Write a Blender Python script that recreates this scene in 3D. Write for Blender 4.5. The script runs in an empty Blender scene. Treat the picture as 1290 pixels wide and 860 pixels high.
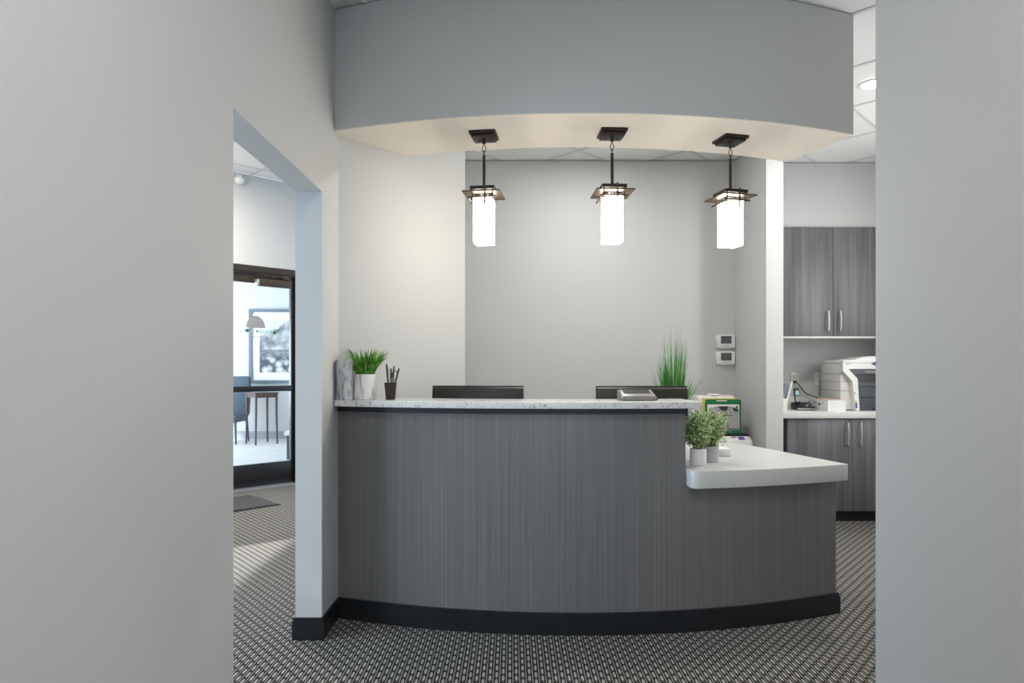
import bpy, bmesh, math, random
from mathutils import Vector, Matrix
PI = math.pi
R = math.radians
S = bpy.context.scene
C = S.collection

# ------------------------------------------------------------------ camera
F_PX, EYE = 830.0, 1.22
cam_d = bpy.data.cameras.new('camera')
cam = bpy.data.objects.new('camera', cam_d)
C.objects.link(cam)
cam.location = (0, 0, EYE)
cam.rotation_euler = (R(90), 0, 0)
cam_d.sensor_width = 36.0
cam_d.lens = 36.0 * F_PX / 1290.0
cam_d.shift_y = 36.0 / 1290.0
cam_d.clip_start = 0.02
S.camera = cam

# ------------------------------------------------------------------ world, sun, window daylight, exposure
S.view_settings.view_transform = 'Standard'
S.view_settings.look = 'None'
S.view_settings.gamma = 1.0
S.view_settings.use_curve_mapping = False
S.view_settings.exposure = 0.0
S.cycles.max_bounces = 7; S.cycles.diffuse_bounces = 4; S.cycles.glossy_bounces = 3; S.cycles.transmission_bounces = 3
S.cycles.caustics_reflective = False; S.cycles.caustics_refractive = False
S.cycles.adaptive_threshold = 0.02
w = bpy.data.worlds.new('sky'); S.world = w; w.use_nodes = True
bg = w.node_tree.nodes['Background']
bg.inputs['Color'].default_value = (0.72, 0.85, 1.0, 1)
bg.inputs['Strength'].default_value = 1.6

def add_light(name, kind, loc, energy, color, **kw):
    d = bpy.data.lights.new(name, kind)
    d.energy = energy; d.color = color
    for k in ('shape', 'size', 'size_y', 'angle', 'spread', 'shadow_soft_size'):
        if k in kw: setattr(d, k, kw[k])
    o = bpy.data.objects.new(name, d); C.objects.link(o)
    o.location = loc
    if 'aim' in kw:
        o.rotation_euler = Vector(kw['aim']).to_track_quat('-Z', 'Y').to_euler()
    return o

DAY = (0.86, 0.93, 1.0)
sun_dir = Vector((0.82 * math.cos(R(38)), 0.57 * math.cos(R(38)), -math.sin(R(38))))
add_light('sun', 'SUN', (-8, -4, 9), 11.0, (1.0, 0.97, 0.92), angle=R(1.2), aim=sun_dir)
add_light('corridor_fill_light', 'AREA', (0.12, -2.35, 1.65), 8, (0.76, 0.88, 1.0), shape='RECTANGLE', size=1.7, size_y=2.1, aim=(0, 1, -0.03))  # frontal fill through an added window behind the camera
add_light('daylight_lobby_window', 'AREA', (-3.9, 1.75, 1.25), 130, (0.70, 0.85, 1.0), shape='RECTANGLE', size=2.5, size_y=2.2, aim=(1, 0, 0))
add_light('daylight_waiting_room_window', 'AREA', (-7.3, 9.0, 1.5), 330, (0.80, 0.90, 1.0), shape='RECTANGLE', size=3.4, size_y=2.4, aim=(1, 0, 0))

add_light('hall_fill_light', 'AREA', (3.36, 4.05, 1.75), 30, (1.0, 0.985, 0.95), shape='RECTANGLE', size=1.05, size_y=1.35, aim=(-1, 0, 0))  # light from the right through an added, unseen window

# ------------------------------------------------------------------ materials
MATS = {}
def nodes_of(name):
    m = bpy.data.materials.new(name); m.use_nodes = True
    nt = m.node_tree
    return m, nt, nt.nodes['Principled BSDF']

def lin(c):
    return tuple(((x / 255) / 12.92 if x / 255 <= 0.04045 else ((x / 255 + 0.055) / 1.055) ** 2.4) for x in c)

def mat(name, col, rough=0.5, metal=0.0, spec=0.5, var=0.0, scale=20.0, bump=0.0, stretch=(1, 1, 1), emit=None, estr=0.0, coat=0.0, detail=3.0):
    """principled with noise-driven colour variation and bump"""
    if name in MATS: return MATS[name]
    m, nt, b = nodes_of(name)
    b.inputs['Base Color'].default_value = (*col, 1)
    b.inputs['Roughness'].default_value = rough
    b.inputs['Metallic'].default_value = metal
    b.inputs['Specular IOR Level'].default_value = spec
    b.inputs['Coat Weight'].default_value = coat
    if emit:
        b.inputs['Emission Color'].default_value = (*emit, 1)
        b.inputs['Emission Strength'].default_value = estr
    if True:
        tc = nt.nodes.new('ShaderNodeTexCoord'); mp = nt.nodes.new('ShaderNodeMapping')
        mp.inputs['Scale'].default_value = stretch
        nz = nt.nodes.new('ShaderNodeTexNoise'); nz.inputs['Scale'].default_value = scale; nz.inputs['Detail'].default_value = detail
        nt.links.new(tc.outputs['Object'], mp.inputs['Vector']); nt.links.new(mp.outputs['Vector'], nz.inputs['Vector'])
        v = max(var, 0.01)
        cr = nt.nodes.new('ShaderNodeValToRGB')
        cr.color_ramp.elements[0].position = 0.3; cr.color_ramp.elements[1].position = 0.7
        cr.color_ramp.elements[0].color = (*[max(0, x * (1 - v)) for x in col], 1)
        cr.color_ramp.elements[1].color = (*[min(1, x * (1 + v)) for x in col], 1)
        nt.links.new(nz.outputs['Fac'], cr.inputs['Fac']); nt.links.new(cr.outputs['Color'], b.inputs['Base Color'])
        if bump:
            bp = nt.nodes.new('ShaderNodeBump'); bp.inputs['Strength'].default_value = bump; bp.inputs['Distance'].default_value = 0.002
            nt.links.new(nz.outputs['Fac'], bp.inputs['Height']); nt.links.new(bp.outputs['Normal'], b.inputs['Normal'])
    MATS[name] = m
    return m

def ramp_mat(name, rough, stops, scale, stretch=(1, 1, 1), detail=4.0, distort=0.0, spec=0.5, kind='noise', second=None):
    m, nt, b = nodes_of(name)
    b.inputs['Roughness'].default_value = rough; b.inputs['Specular IOR Level'].default_value = spec
    tc = nt.nodes.new('ShaderNodeTexCoord'); mp = nt.nodes.new('ShaderNodeMapping'); mp.inputs['Scale'].default_value = stretch
    nt.links.new(tc.outputs['Object'], mp.inputs['Vector'])
    if kind == 'noise':
        nz = nt.nodes.new('ShaderNodeTexNoise'); nz.inputs['Detail'].default_value = detail; nz.inputs['Distortion'].default_value = distort; out = 'Fac'
    elif kind == 'wave':
        nz = nt.nodes.new('ShaderNodeTexWave'); nz.inputs['Detail'].default_value = detail; nz.inputs['Distortion'].default_value = distort; out = 'Fac'
    else:
        nz = nt.nodes.new('ShaderNodeTexVoronoi'); out = 'Distance'
    nz.inputs['Scale'].default_value = scale
    nt.links.new(mp.outputs['Vector'], nz.inputs['Vector'])
    cr = nt.nodes.new('ShaderNodeValToRGB')
    while len(cr.color_ramp.elements) < len(stops): cr.color_ramp.elements.new(0.5)
    for e, (p, c) in zip(cr.color_ramp.elements, stops): e.position = p; e.color = (*c, 1)
    nt.links.new(nz.outputs[out], cr.inputs['Fac'])
    col = cr.outputs['Color']
    if second:                                   # (scale, stretch, low, high): a second broad multiplier
        mp2 = nt.nodes.new('ShaderNodeMapping'); mp2.inputs['Scale'].default_value = second[1]
        n2 = nt.nodes.new('ShaderNodeTexNoise'); n2.inputs['Scale'].default_value = second[0]; n2.inputs['Detail'].default_value = 3
        nt.links.new(tc.outputs['Object'], mp2.inputs['Vector']); nt.links.new(mp2.outputs['Vector'], n2.inputs['Vector'])
        mr = nt.nodes.new('ShaderNodeMapRange'); mr.inputs['From Min'].default_value = 0.3; mr.inputs['From Max'].default_value = 0.7
        mr.inputs['To Min'].default_value = second[2]; mr.inputs['To Max'].default_value = second[3]
        nt.links.new(n2.outputs['Fac'], mr.inputs['Value'])
        mx = nt.nodes.new('ShaderNodeMix'); mx.data_type = 'RGBA'; mx.blend_type = 'MULTIPLY'; mx.inputs['Factor'].default_value = 1
        nt.links.new(col, mx.inputs['A']); nt.links.new(mr.outputs['Result'], mx.inputs['B'])
        col = mx.outputs['Result']
    nt.links.new(col, b.inputs['Base Color'])
    MATS[name] = m
    return m

PAINT = mat('wall_paint', (0.55, 0.562, 0.566), 0.62, var=0.012, scale=160, bump=0.12)
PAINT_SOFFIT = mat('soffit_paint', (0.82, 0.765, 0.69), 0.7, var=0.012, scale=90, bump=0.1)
TILE = mat('ceiling_tile_board', (0.88, 0.88, 0.87), 0.9, var=0.05, scale=240, bump=0.25)
GRID = mat('ceiling_grid_metal', (0.70, 0.70, 0.69), 0.5, var=0.02)
WHITE = mat('white_plastic', (0.78, 0.78, 0.77), 0.4, var=0.015)
OFFWHITE = mat('offwhite_plastic', (0.66, 0.66, 0.64), 0.45, var=0.02)
BLACK = mat('black_plastic', (0.012, 0.012, 0.014), 0.35, var=0.1)
DARKGREY = mat('dark_grey_plastic', (0.055, 0.065, 0.085), 0.4, var=0.05)
MONITOR = mat('monitor_shell', (0.012, 0.010, 0.009), 0.45, var=0.08)
BASEB = mat('black_baseboard_paint', (0.013, 0.015, 0.018), 0.32, var=0.12, scale=14)
BRONZE = mat('dark_bronze_metal', (0.022, 0.015, 0.011), 0.42, metal=0.4, var=0.12, scale=60)
BRONZE_LIGHT = mat('lamp_bronze', (0.085, 0.060, 0.042), 0.40, metal=0.65, var=0.1, scale=60)
DOORMETAL = mat('bronze_door_metal', (0.040, 0.029, 0.021), 0.42, metal=0.3, var=0.1, scale=30)
DOORBLACK = mat('black_door_rail', (0.008, 0.008, 0.009), 0.35, var=0.1)
STEEL = mat('brushed_nickel', (0.60, 0.58, 0.54), 0.38, metal=0.6, var=0.05, scale=80)
ALU = mat('aluminium_threshold', (0.55, 0.56, 0.58), 0.35, metal=0.8, var=0.05)
LAMINATE = ramp_mat('streaked_grey_laminate', 0.28, [(0.25, (0.115, 0.113, 0.115)), (0.5, (0.160, 0.159, 0.161)), (0.75, (0.215, 0.215, 0.218))], 1.0, (420, 420, 1.2), 2.0, second=(1.0, (110, 110, 0.35), 0.90, 1.09), spec=0.65)
CABINET = ramp_mat('grey_oak_cabinet_laminate', 0.42, [(0.25, (0.088, 0.084, 0.094)), (0.55, (0.140, 0.136, 0.151)), (0.8, (0.20, 0.195, 0.214))], 1.0, (34, 34, 0.9), 5.0, second=(1.0, (9, 9, 0.5), 0.8, 1.2))
STONE = ramp_mat('speckled_quartz', 0.22, [(0.30, (0.30, 0.30, 0.32)), (0.38, (0.56, 0.56, 0.56)), (0.47, (0.72, 0.715, 0.70))], 55, (1, 1, 1), 5.0, 0.6)
SOLID = ramp_mat('pale_solid_surface', 0.30, [(0.3, (0.57, 0.57, 0.57)), (0.7, (0.64, 0.64, 0.64))], 220, detail=2)
COUNTER_GREY = ramp_mat('pale_copy_counter', 0.35, [(0.3, (0.60, 0.60, 0.59)), (0.7, (0.70, 0.70, 0.69))], 180, detail=2)
MARBLE = ramp_mat('white_veined_marble', 0.3, [(0.30, (0.25, 0.25, 0.25)), (0.40, (0.55, 0.55, 0.545)), (0.48, (0.78, 0.78, 0.765)), (0.8, (0.80, 0.80, 0.785))], 26, (1.0, 1.0, 0.25), 4.0, 1.5)
MARBLE_GREY = ramp_mat('grey_veined_marble', 0.25, [(0.33, (0.15, 0.16, 0.18)), (0.44, (0.36, 0.37, 0.39)), (0.56, (0.52, 0.53, 0.55))], 34, (1.0, 1.0, 0.30), 5.0, 1.2)
for q_ in MARBLE_GREY.node_tree.nodes:
    if q_.type == 'MAPPING': q_.inputs['Rotation'].default_value = (0, R(-32), 0)
POTWHITE = mat('white_ceramic', (0.80, 0.80, 0.80), 0.35, var=0.01)
POTGREY = mat('ribbed_grey_concrete', (0.50, 0.51, 0.52), 0.8, var=0.12, scale=40, bump=0.4, stretch=(1, 1, 6))
GRASS = ramp_mat('grass_green', 0.55, [(0.3, (0.018, 0.10, 0.008)), (0.5, (0.075, 0.27, 0.022)), (0.7, (0.26, 0.46, 0.09))], 40, (1, 1, 1), 2.0)
REED = ramp_mat('reed_green', 0.5, [(0.3, (0.012, 0.14, 0.030)), (0.5, (0.060, 0.28, 0.035)), (0.72, (0.28, 0.46, 0.18))], 30, (1, 1, 0.4), 2.0)
LEAF = ramp_mat('boxwood_green', 0.6, [(0.28, (0.07, 0.16, 0.05)), (0.45, (0.27, 0.38, 0.14)), (0.65, (0.62, 0.70, 0.40))], 90, (1, 1, 1), 2.0)
SOIL = mat('dark_soil', (0.02, 0.018, 0.012), 0.9, var=0.3, scale=80)
CUPB = mat('dark_brown_cup', (0.035, 0.020, 0.013), 0.45, var=0.2, scale=25)
PADGREY = mat('grey_device_shell', (0.20, 0.185, 0.17), 0.4, var=0.04)
PADLIGHT = mat('silver_device_bezel', (0.33, 0.32, 0.305), 0.35, var=0.04)
GREENF = mat('green_folder_card', (0.006, 0.165, 0.045), 0.5, var=0.06)
YELLOWF = mat('yellow_folder_card', (0.66, 0.58, 0.12), 0.6, var=0.05)
PAPER = mat('white_paper', (0.80, 0.80, 0.79), 0.8, var=0.02)
PINKPAPER = mat('pinkish_paper', (0.66, 0.44, 0.36), 0.8, var=0.08)
PRINTGREY = mat('printed_grey', (0.36, 0.35, 0.36), 0.7, var=0.25, scale=60, stretch=(1, 1, 4))
PRINTDARK = mat('printed_dark', (0.03, 0.03, 0.033), 0.7, var=0.2)
PRINTBLUE = mat('printed_blue', (0.07, 0.055, 0.27), 0.5, var=0.1)
PRINTTEAL = mat('printed_teal', (0.01, 0.13, 0.11), 0.5, var=0.1)
LCD = mat('grey_lcd', (0.085, 0.105, 0.105), 0.25, var=0.05)
LCDBLUE = mat('blue_phone_lcd', (0.22, 0.42, 0.48), 0.3, var=0.05)
OUTLET = mat('cream_outlet_plate', (0.74, 0.72, 0.64), 0.45, var=0.02)
FRAMEBLUE = mat('slate_picture_frame', (0.13, 0.165, 0.21), 0.5, var=0.08)
LEATHER = mat('slate_blue_leather', (0.060, 0.085, 0.115), 0.35, var=0.2, scale=30, bump=0.3)
WOODRED = mat('red_brown_wood', (0.085, 0.045, 0.035), 0.45, var=0.3, scale=12, stretch=(6, 6, 0.6))
PALEFLOOR = mat('pale_stone_floor', (0.66, 0.66, 0.65), 0.4, var=0.08, scale=3, stretch=(0.6, 3, 1))
GREENLET = mat('green_window_lettering', (0.012, 0.16, 0.06), 0.6, var=0.05)
GREYLET = mat('grey_window_lettering', (0.31, 0.315, 0.32), 0.6, var=0.05)
MATGREY = mat('charcoal_floor_mat', (0.050, 0.050, 0.050), 0.95, var=0.35, scale=300, bump=0.5)
MATEDGE = mat('black_rubber', (0.010, 0.010, 0.011), 0.7, var=0.1)
BASEGREY = mat('grey_baseboard_paint', (0.30, 0.33, 0.36), 0.5, var=0.05)
GLOW = mat('lamp_glass', (0.9, 0.88, 0.84), 0.4, emit=(1.0, 0.885, 0.72), estr=21.0, var=0.01)
GLOWCAN = mat('downlight_lens', (0.9, 0.9, 0.9), 0.4, emit=(1.0, 0.95, 0.87), estr=30.0, var=0.01)
CHROME = mat('polished_socket', (0.7, 0.66, 0.6), 0.15, metal=1.0, var=0.02)

def glass_mat():
    m, nt, b = nodes_of('clear_glass')
    nt.nodes.remove(b)
    out = nt.nodes['Material Output']
    t = nt.nodes.new('ShaderNodeBsdfTransparent'); t.inputs['Color'].default_value = (0.95, 0.97, 0.98, 1)
    g = nt.nodes.new('ShaderNodeBsdfGlossy'); g.inputs['Roughness'].default_value = 0.02
    lw = nt.nodes.new('ShaderNodeLayerWeight'); lw.inputs['Blend'].default_value = 0.5
    pw = nt.nodes.new('ShaderNodeMath'); pw.operation = 'POWER'; pw.inputs[1].default_value = 4.0
    fr = nt.nodes.new('ShaderNodeMath'); fr.operation = 'MULTIPLY_ADD'; fr.inputs[1].default_value = 0.85; fr.inputs[2].default_value = 0.03
    nt.links.new(lw.outputs['Facing'], pw.inputs[0]); nt.links.new(pw.outputs[0], fr.inputs[0])
    mx = nt.nodes.new('ShaderNodeMixShader')
    nt.links.new(fr.outputs[0], mx.inputs['Fac']); nt.links.new(t.outputs[0], mx.inputs[1]); nt.links.new(g.outputs[0], mx.inputs[2])
    nt.links.new(mx.outputs[0], out.inputs['Surface'])
    return m
GLASS = glass_mat()

def carpet_mat():
    """woven loop carpet: ribs along depth, each a fine pale thread beside a row of pale and dark loops"""
    m, nt, b = nodes_of('woven_carpet')
    N, L = nt.nodes, nt.links
    def math_(op, a, bb=None, cc=None):
        n = N.new('ShaderNodeMath'); n.operation = op
        for i, v in enumerate((a, bb, cc)):
            if v is None: continue
            if isinstance(v, (int, float)): n.inputs[i].default_value = v
            else: L.new(v, n.inputs[i])
        return n.outputs[0]
    tc = N.new('ShaderNodeTexCoord'); sx = N.new('ShaderNodeSeparateXYZ')
    L.new(tc.outputs['Object'], sx.inputs[0])
    u = math_('DIVIDE', sx.outputs['X'], 0.0262); v = math_('DIVIDE', sx.outputs['Y'], 0.060)
    fu = math_('FRACT', u)
    thread = math_('MULTIPLY', math_('GREATER_THAN', fu, 0.06), math_('LESS_THAN', fu, 0.22))
    loop_band = math_('MULTIPLY', math_('GREATER_THAN', fu, 0.40), math_('LESS_THAN', fu, 0.92))
    fv = math_('FRACT', math_('ADD', v, math_('MULTIPLY', math_('FLOOR', u), 0.5)))
    dv = math_('ABSOLUTE', math_('SUBTRACT', fv, 0.5)); du = math_('ABSOLUTE', math_('SUBTRACT', fu, 0.66))
    rr = math_('ADD', math_('POWER', math_('DIVIDE', dv, 0.40), 2.0), math_('POWER', math_('DIVIDE', du, 0.20), 2.0))
    loop = math_('LESS_THAN', rr, 1.0)
    nz = N.new('ShaderNodeTexNoise'); nz.inputs['Scale'].default_value = 350; L.new(tc.outputs['Object'], nz.inputs['Vector'])
    n2 = N.new('ShaderNodeTexNoise'); n2.inputs['Scale'].default_value = 45; L.new(tc.outputs['Object'], n2.inputs['Vector'])
    light = math_('MAXIMUM', math_('MULTIPLY', thread, 0.72), math_('MULTIPLY', loop, 1.0))
    light = math_('MULTIPLY', light, math_('ADD', 0.55, math_('MULTIPLY', n2.outputs['Fac'], 0.9)))
    light = math_('ADD', light, math_('MULTIPLY', math_('SUBTRACT', nz.outputs['Fac'], 0.5), 0.35))
    cr = N.new('ShaderNodeValToRGB')
    cr.color_ramp.elements[0].color = (0.020, 0.020, 0.020, 1); cr.color_ramp.elements[1].color = (0.37, 0.355, 0.33, 1)
    L.new(light, cr.inputs['Fac']); L.new(cr.outputs['Color'], b.inputs['Base Color'])
    bp = N.new('ShaderNodeBump'); bp.inputs['Strength'].default_value = 0.5; bp.inputs['Distance'].default_value = 0.004
    L.new(light, bp.inputs['Height']); L.new(bp.outputs['Normal'], b.inputs['Normal'])
    b.inputs['Roughness'].default_value = 0.95; b.inputs['Specular IOR Level'].default_value = 0.15
    return m
CARPET = carpet_mat()

# ------------------------------------------------------------------ mesh helpers
def nb(): return bmesh.new()

def a_box(bm, x0, x1, y0, y1, z0, z1, bev=0.0, seg=2, M=None):
    t = bmesh.new()
    bmesh.ops.create_cube(t, size=1)
    for v in t.verts:
        v.co = Vector(((x0 + x1) / 2 + v.co.x * (x1 - x0), (y0 + y1) / 2 + v.co.y * (y1 - y0), (z0 + z1) / 2 + v.co.z * (z1 - z0)))
    if bev: bmesh.ops.bevel(t, geom=t.edges[:], offset=bev, segments=seg, affect='EDGES', profile=0.5)
    merge(bm, t, M)

def merge(bm, t, M=None):
    if M is not None: bmesh.ops.transform(t, matrix=M, verts=t.verts)
    me = bpy.data.meshes.new('tmp'); t.to_mesh(me); t.free()
    bm.from_mesh(me); bpy.data.meshes.remove(me)

def a_prism(bm, poly, z0, z1, bev=0.0, seg=2, M=None):
    t = bmesh.new()
    lo = [t.verts.new((x, y, z0)) for x, y in poly]; hi = [t.verts.new((x, y, z1)) for x, y in poly]
    t.faces.new(lo[::-1]); t.faces.new(hi)
    n = len(poly)
    for i in range(n): t.faces.new((lo[i], lo[(i + 1) % n], hi[(i + 1) % n], hi[i]))
    bmesh.ops.recalc_face_normals(t, faces=t.faces)
    if bev:
        es = [e for e in t.edges if e.calc_face_angle(0) > R(30)]
        bmesh.ops.bevel(t, geom=es, offset=bev, segments=seg, affect='EDGES', profile=0.5)
    merge(bm, t, M)

def a_profile(bm, prof, x0, x1, axis='X', bev=0.0, M=None):
    """extrude a (y,z) outline along x"""
    t = bmesh.new()
    A = [t.verts.new((x0, y, z)) for y, z in prof]; B = [t.verts.new((x1, y, z)) for y, z in prof]
    t.faces.new(A[::-1]); t.faces.new(B); n = len(prof)
    for i in range(n): t.faces.new((A[i], A[(i + 1) % n], B[(i + 1) % n], B[i]))
    bmesh.ops.recalc_face_normals(t, faces=t.faces)
    if bev:
        es = [e for e in t.edges if e.calc_face_angle(0) > R(30)]
        bmesh.ops.bevel(t, geom=es, offset=bev, segments=2, affect='EDGES', profile=0.5)
    merge(bm, t, M)

def a_lathe(bm, prof, n=32, M=None):
    """prof: (r,z) from bottom centre to top centre"""
    t = bmesh.new(); rings = []
    for r, z in prof:
        rings.append([t.verts.new((0, 0, z))] if r < 1e-6 else [t.verts.new((r * math.cos(2 * PI * k / n), r * math.sin(2 * PI * k / n), z)) for k in range(n)])
    for a, b in zip(rings, rings[1:]):
        for k in range(n):
            q = (k + 1) % n
            f = [a[k % len(a)], a[q % len(a)], b[q % len(b)], b[k % len(b)]]
            u = []
            for v in f:
                if v not in u: u.append(v)
            if len(u) >= 3: t.faces.new(u)
    bmesh.ops.recalc_face_normals(t, faces=t.faces)
    merge(bm, t, M)

def a_tube(bm, pts, r, n=8, closed=False, r1=None):
    t = bmesh.new(); pts = [Vector(p) for p in pts]; N = len(pts); rings = []
    prev = None
    for i, p in enumerate(pts):
        if closed: d = pts[(i + 1) % N] - pts[i - 1]
        else: d = pts[min(i + 1, N - 1)] - pts[max(i - 1, 0)]
        d.normalize()
        if prev is None: u = d.orthogonal().normalized()
        else:
            u = prev - d * prev.dot(d)
            u = u.normalized() if u.length > 1e-6 else d.orthogonal().normalized()
        prev = u; vv = d.cross(u)
        rad = r if r1 is None else r + (r1 - r) * i / (N - 1)
        rings.append([t.verts.new(p + (u * math.cos(2 * PI * k / n) + vv * math.sin(2 * PI * k / n)) * rad) for k in range(n)])
    for i in range(N if closed else N - 1):
        a, b = rings[i], rings[(i + 1) % N]
        for k in range(n): t.faces.new((a[k], a[(k + 1) % n], b[(k + 1) % n], b[k]))
    if not closed: t.faces.new(rings[0][::-1]); t.faces.new(rings[-1])
    bmesh.ops.recalc_face_normals(t, faces=t.faces)
    merge(bm, t)

ORIGIN = {}
def link(name, bm, m, smooth=True):
    me = bpy.data.meshes.new(name); bm.to_mesh(me); bm.free()
    me.materials.append(m)
    if smooth:
        me.polygons.foreach_set('use_smooth', [True] * len(me.polygons))
        me.set_sharp_from_angle(angle=R(32))
    o = bpy.data.objects.new(name, me); C.objects.link(o)
    return o

def part(name, bm, m, parent, label=None, kind=None, world=True):
    """a part; geometry given in world coordinates is moved into its thing's frame"""
    off = ORIGIN.get(parent.name)
    if world and off is not None:
        bmesh.ops.translate(bm, vec=-off, verts=bm.verts)
    o = link(name, bm, m); o.parent = parent
    if off is not None: ORIGIN[o.name] = off
    if label: o['label'] = label
    if kind: o['kind'] = kind
    return o

def thing(name, label, cat, loc, rz=0.0, group=None, world=True):
    o = bpy.data.objects.new(name, None); C.objects.link(o)
    o.empty_display_size = 0.1
    o.location = loc; o.rotation_euler = (0, 0, rz)
    o['label'] = label; o['category'] = cat
    if group: o['group'] = group
    if world: ORIGIN[o.name] = Vector(loc)
    return o

def single(name, bm, m, label, cat, group=None, origin=None):
    if origin is not None: bmesh.ops.translate(bm, vec=-Vector(origin), verts=bm.verts)
    o = link(name, bm, m)
    if origin is not None: o.location = origin
    o['label'] = label; o['category'] = cat
    if group: o['group'] = group
    return o

STRUCT_LABEL = {}
def struct(name, bm, m, label, cat='wall'):
    o = link(name, bm, m); o['kind'] = 'structure'; o['label'] = label; o['category'] = cat
    return o

def clip(poly, conv):
    """Sutherland-Hodgman, conv counter-clockwise"""
    out = poly
    for i in range(len(conv)):
        a, b = conv[i], conv[(i + 1) % len(conv)]
        ins = lambda p: (b[0] - a[0]) * (p[1] - a[1]) - (b[1] - a[1]) * (p[0] - a[0]) >= -1e-9
        src, out = out, []
        for k in range(len(src)):
            p, q = src[k - 1], src[k]
            ip, iq = ins(p), ins(q)
            if ip != iq:
                d1 = (b[0] - a[0]) * (p[1] - a[1]) - (b[1] - a[1]) * (p[0] - a[0])
                d2 = (b[0] - a[0]) * (q[1] - a[1]) - (b[1] - a[1]) * (q[0] - a[0])
                t = d1 / (d1 - d2); out.append((p[0] + (q[0] - p[0]) * t, p[1] + (q[1] - p[1]) * t))
            if iq: out.append(q)
        if not out: return []
    return out

def arc(cx, cy, r, a0, a1, n):
    """angle from the -Y direction, positive towards +X"""
    return [(cx + r * math.sin(a0 + (a1 - a0) * i / n), cy - r * math.cos(a0 + (a1 - a0) * i / n)) for i in range(n + 1)]

# ------------------------------------------------------------------ key dimensions
WL = -0.862            # corridor left wall face
WLO = -0.982           # its lobby face
WR = 1.10              # corridor right wall face
CEIL = 2.970
LOBBY = 3.21
SOFFIT = 2.378
DC = (0.315, 6.30)     # centre of the desk's curve
BC = (0.348, 6.385)    # centre of the bulkhead's curve
BACK = 5.50            # back wall behind the desk
COPYBACK = 5.90
DIAG = 9.39            # entry wall: y - x = DIAG

# ------------------------------------------------------------------ structure
b = nb(); a_prism(b, [(-4.2, -2.7), (4.2, -2.7), (4.2, 6.1), (-0.9, 8.6), (-4.2, 5.27)], -0.06, 0.0)
struct('floor', b, CARPET, 'grey and beige woven carpet in front of and around the reception desk', 'floor')
b = nb(); a_prism(b, [(-7.8, 1.67), (-0.5, 8.97), (-0.5, 12.2), (-7.8, 12.2)], -0.06, 0.004)
struct('floor', b, PALEFLOOR, 'pale bright floor of the waiting room beyond the glass door', 'floor')

b = nb()
a_box(b, WLO, WL, -2.5, 2.038, 0, LOBBY)
a_box(b, WLO, WL, 2.038, 2.986, 2.030, LOBBY)
struct('wall_left', b, PAINT, 'light grey painted wall with the tall opening to the lobby')
b = nb(); a_box(b, WLO, WL, 2.986, 3.275, 0, LOBBY)
struct('wall_left_end', b, PAINT, 'short grey wall end between the lobby opening and the desk')
b = nb()
a_prism(b, [(WL, 3.2755), (-0.275, 3.8625), (-0.36, 3.9475), (WLO, 3.3255), (WLO, 3.2755)], 0, CEIL - 0.004)
struct('wall_left_angled', b, PAINT, 'angled pale wall behind the grass pot and pencil cup')

b = nb()
a_box(b, WR, WR + 0.12, -2.5, 1.993, 0, CEIL - 0.004)
a_box(b, WR + 0.12, 3.40, 1.873, 1.993, 0, CEIL - 0.004)
struct('wall_right', b, PAINT, 'plain grey wall filling the right edge of the view')

b = nb()
a_box(b, -0.99, 1.86, BACK, BACK + 0.12, 0, CEIL - 0.004)
a_box(b, 1.86, 1.985, 4.82, BACK + 0.12, 0, CEIL - 0.004)
a_box(b, 1.985, 3.40, COPYBACK, COPYBACK + 0.12, 0, CEIL - 0.004)
a_box(b, 1.86, 1.985, BACK + 0.12, COPYBACK + 0.12, 0, CEIL - 0.004)
a_box(b, -0.99, -0.87, 3.40, BACK, 0, CEIL - 0.004)
struct('wall_back', b, PAINT, 'light grey wall behind the desk with the partition end beside the copy area')
b = nb(); a_box(b, 1.987, 3.398, 5.56, COPYBACK - 0.002, 2.425, CEIL - 0.004)
struct('wall_cabinet_furring', b, PAINT, 'grey boxed-in wall above the upper cabinets')
b = nb(); a_box(b, 3.40, 3.52, 1.87, 3.48, 0, CEIL - 0.004); a_box(b, 3.40, 3.52, 4.62, COPYBACK + 0.12, 0, CEIL - 0.004)
a_box(b, 3.40, 3.52, 3.48, 4.62, 0, 1.04); a_box(b, 3.40, 3.52, 3.48, 4.62, 2.46, CEIL - 0.004)
struct('wall_copy_side', b, PAINT, 'grey side wall of the copy area past the cabinets')

# rear wall of the corridor, window added for fill light (behind the photographer)
b = nb()
a_box(b, -0.86, -0.76, -2.62, -2.5, 0, CEIL - 0.004); a_box(b, 1.0, 1.098, -2.62, -2.5, 0, CEIL - 0.004)
a_box(b, -0.76, 1.0, -2.62, -2.5, 0, 0.55); a_box(b, -0.76, 1.0, -2.62, -2.5, 2.75, CEIL - 0.004)
struct('wall_rear', b, PAINT, 'grey end wall of the corridor around the added tall window')
def window(name, w_, h_, loc, rz, label):
    o = bpy.data.objects.new(name, None); C.objects.link(o); o.location = loc; o.rotation_euler = (0, 0, rz)
    o['kind'] = 'structure'; o['label'] = label; o['category'] = 'window'
    g = nb(); t = 0.05
    a_box(g, -w_ / 2, -w_ / 2 + t, -0.03, 0.03, 0, h_); a_box(g, w_ / 2 - t, w_ / 2, -0.03, 0.03, 0, h_)
    a_box(g, -w_ / 2 + t, w_ / 2 - t, -0.03, 0.03, 0, t); a_box(g, -w_ / 2 + t, w_ / 2 - t, -0.03, 0.03, h_ - t, h_)
    part('window_frame', g, DOORMETAL, o)
    g = nb(); a_box(g, -w_ / 2 + t, w_ / 2 - t, -0.004, 0.004, t, h_ - t)
    part('pane', g, GLASS, o)
    return o
window('added_window_rear', 1.756, 2.196, (0.12, -2.56, 0.552), 0, 'tall window added for fill light at the end of the corridor')  # unseen window, put in as a source of frontal light

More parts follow.
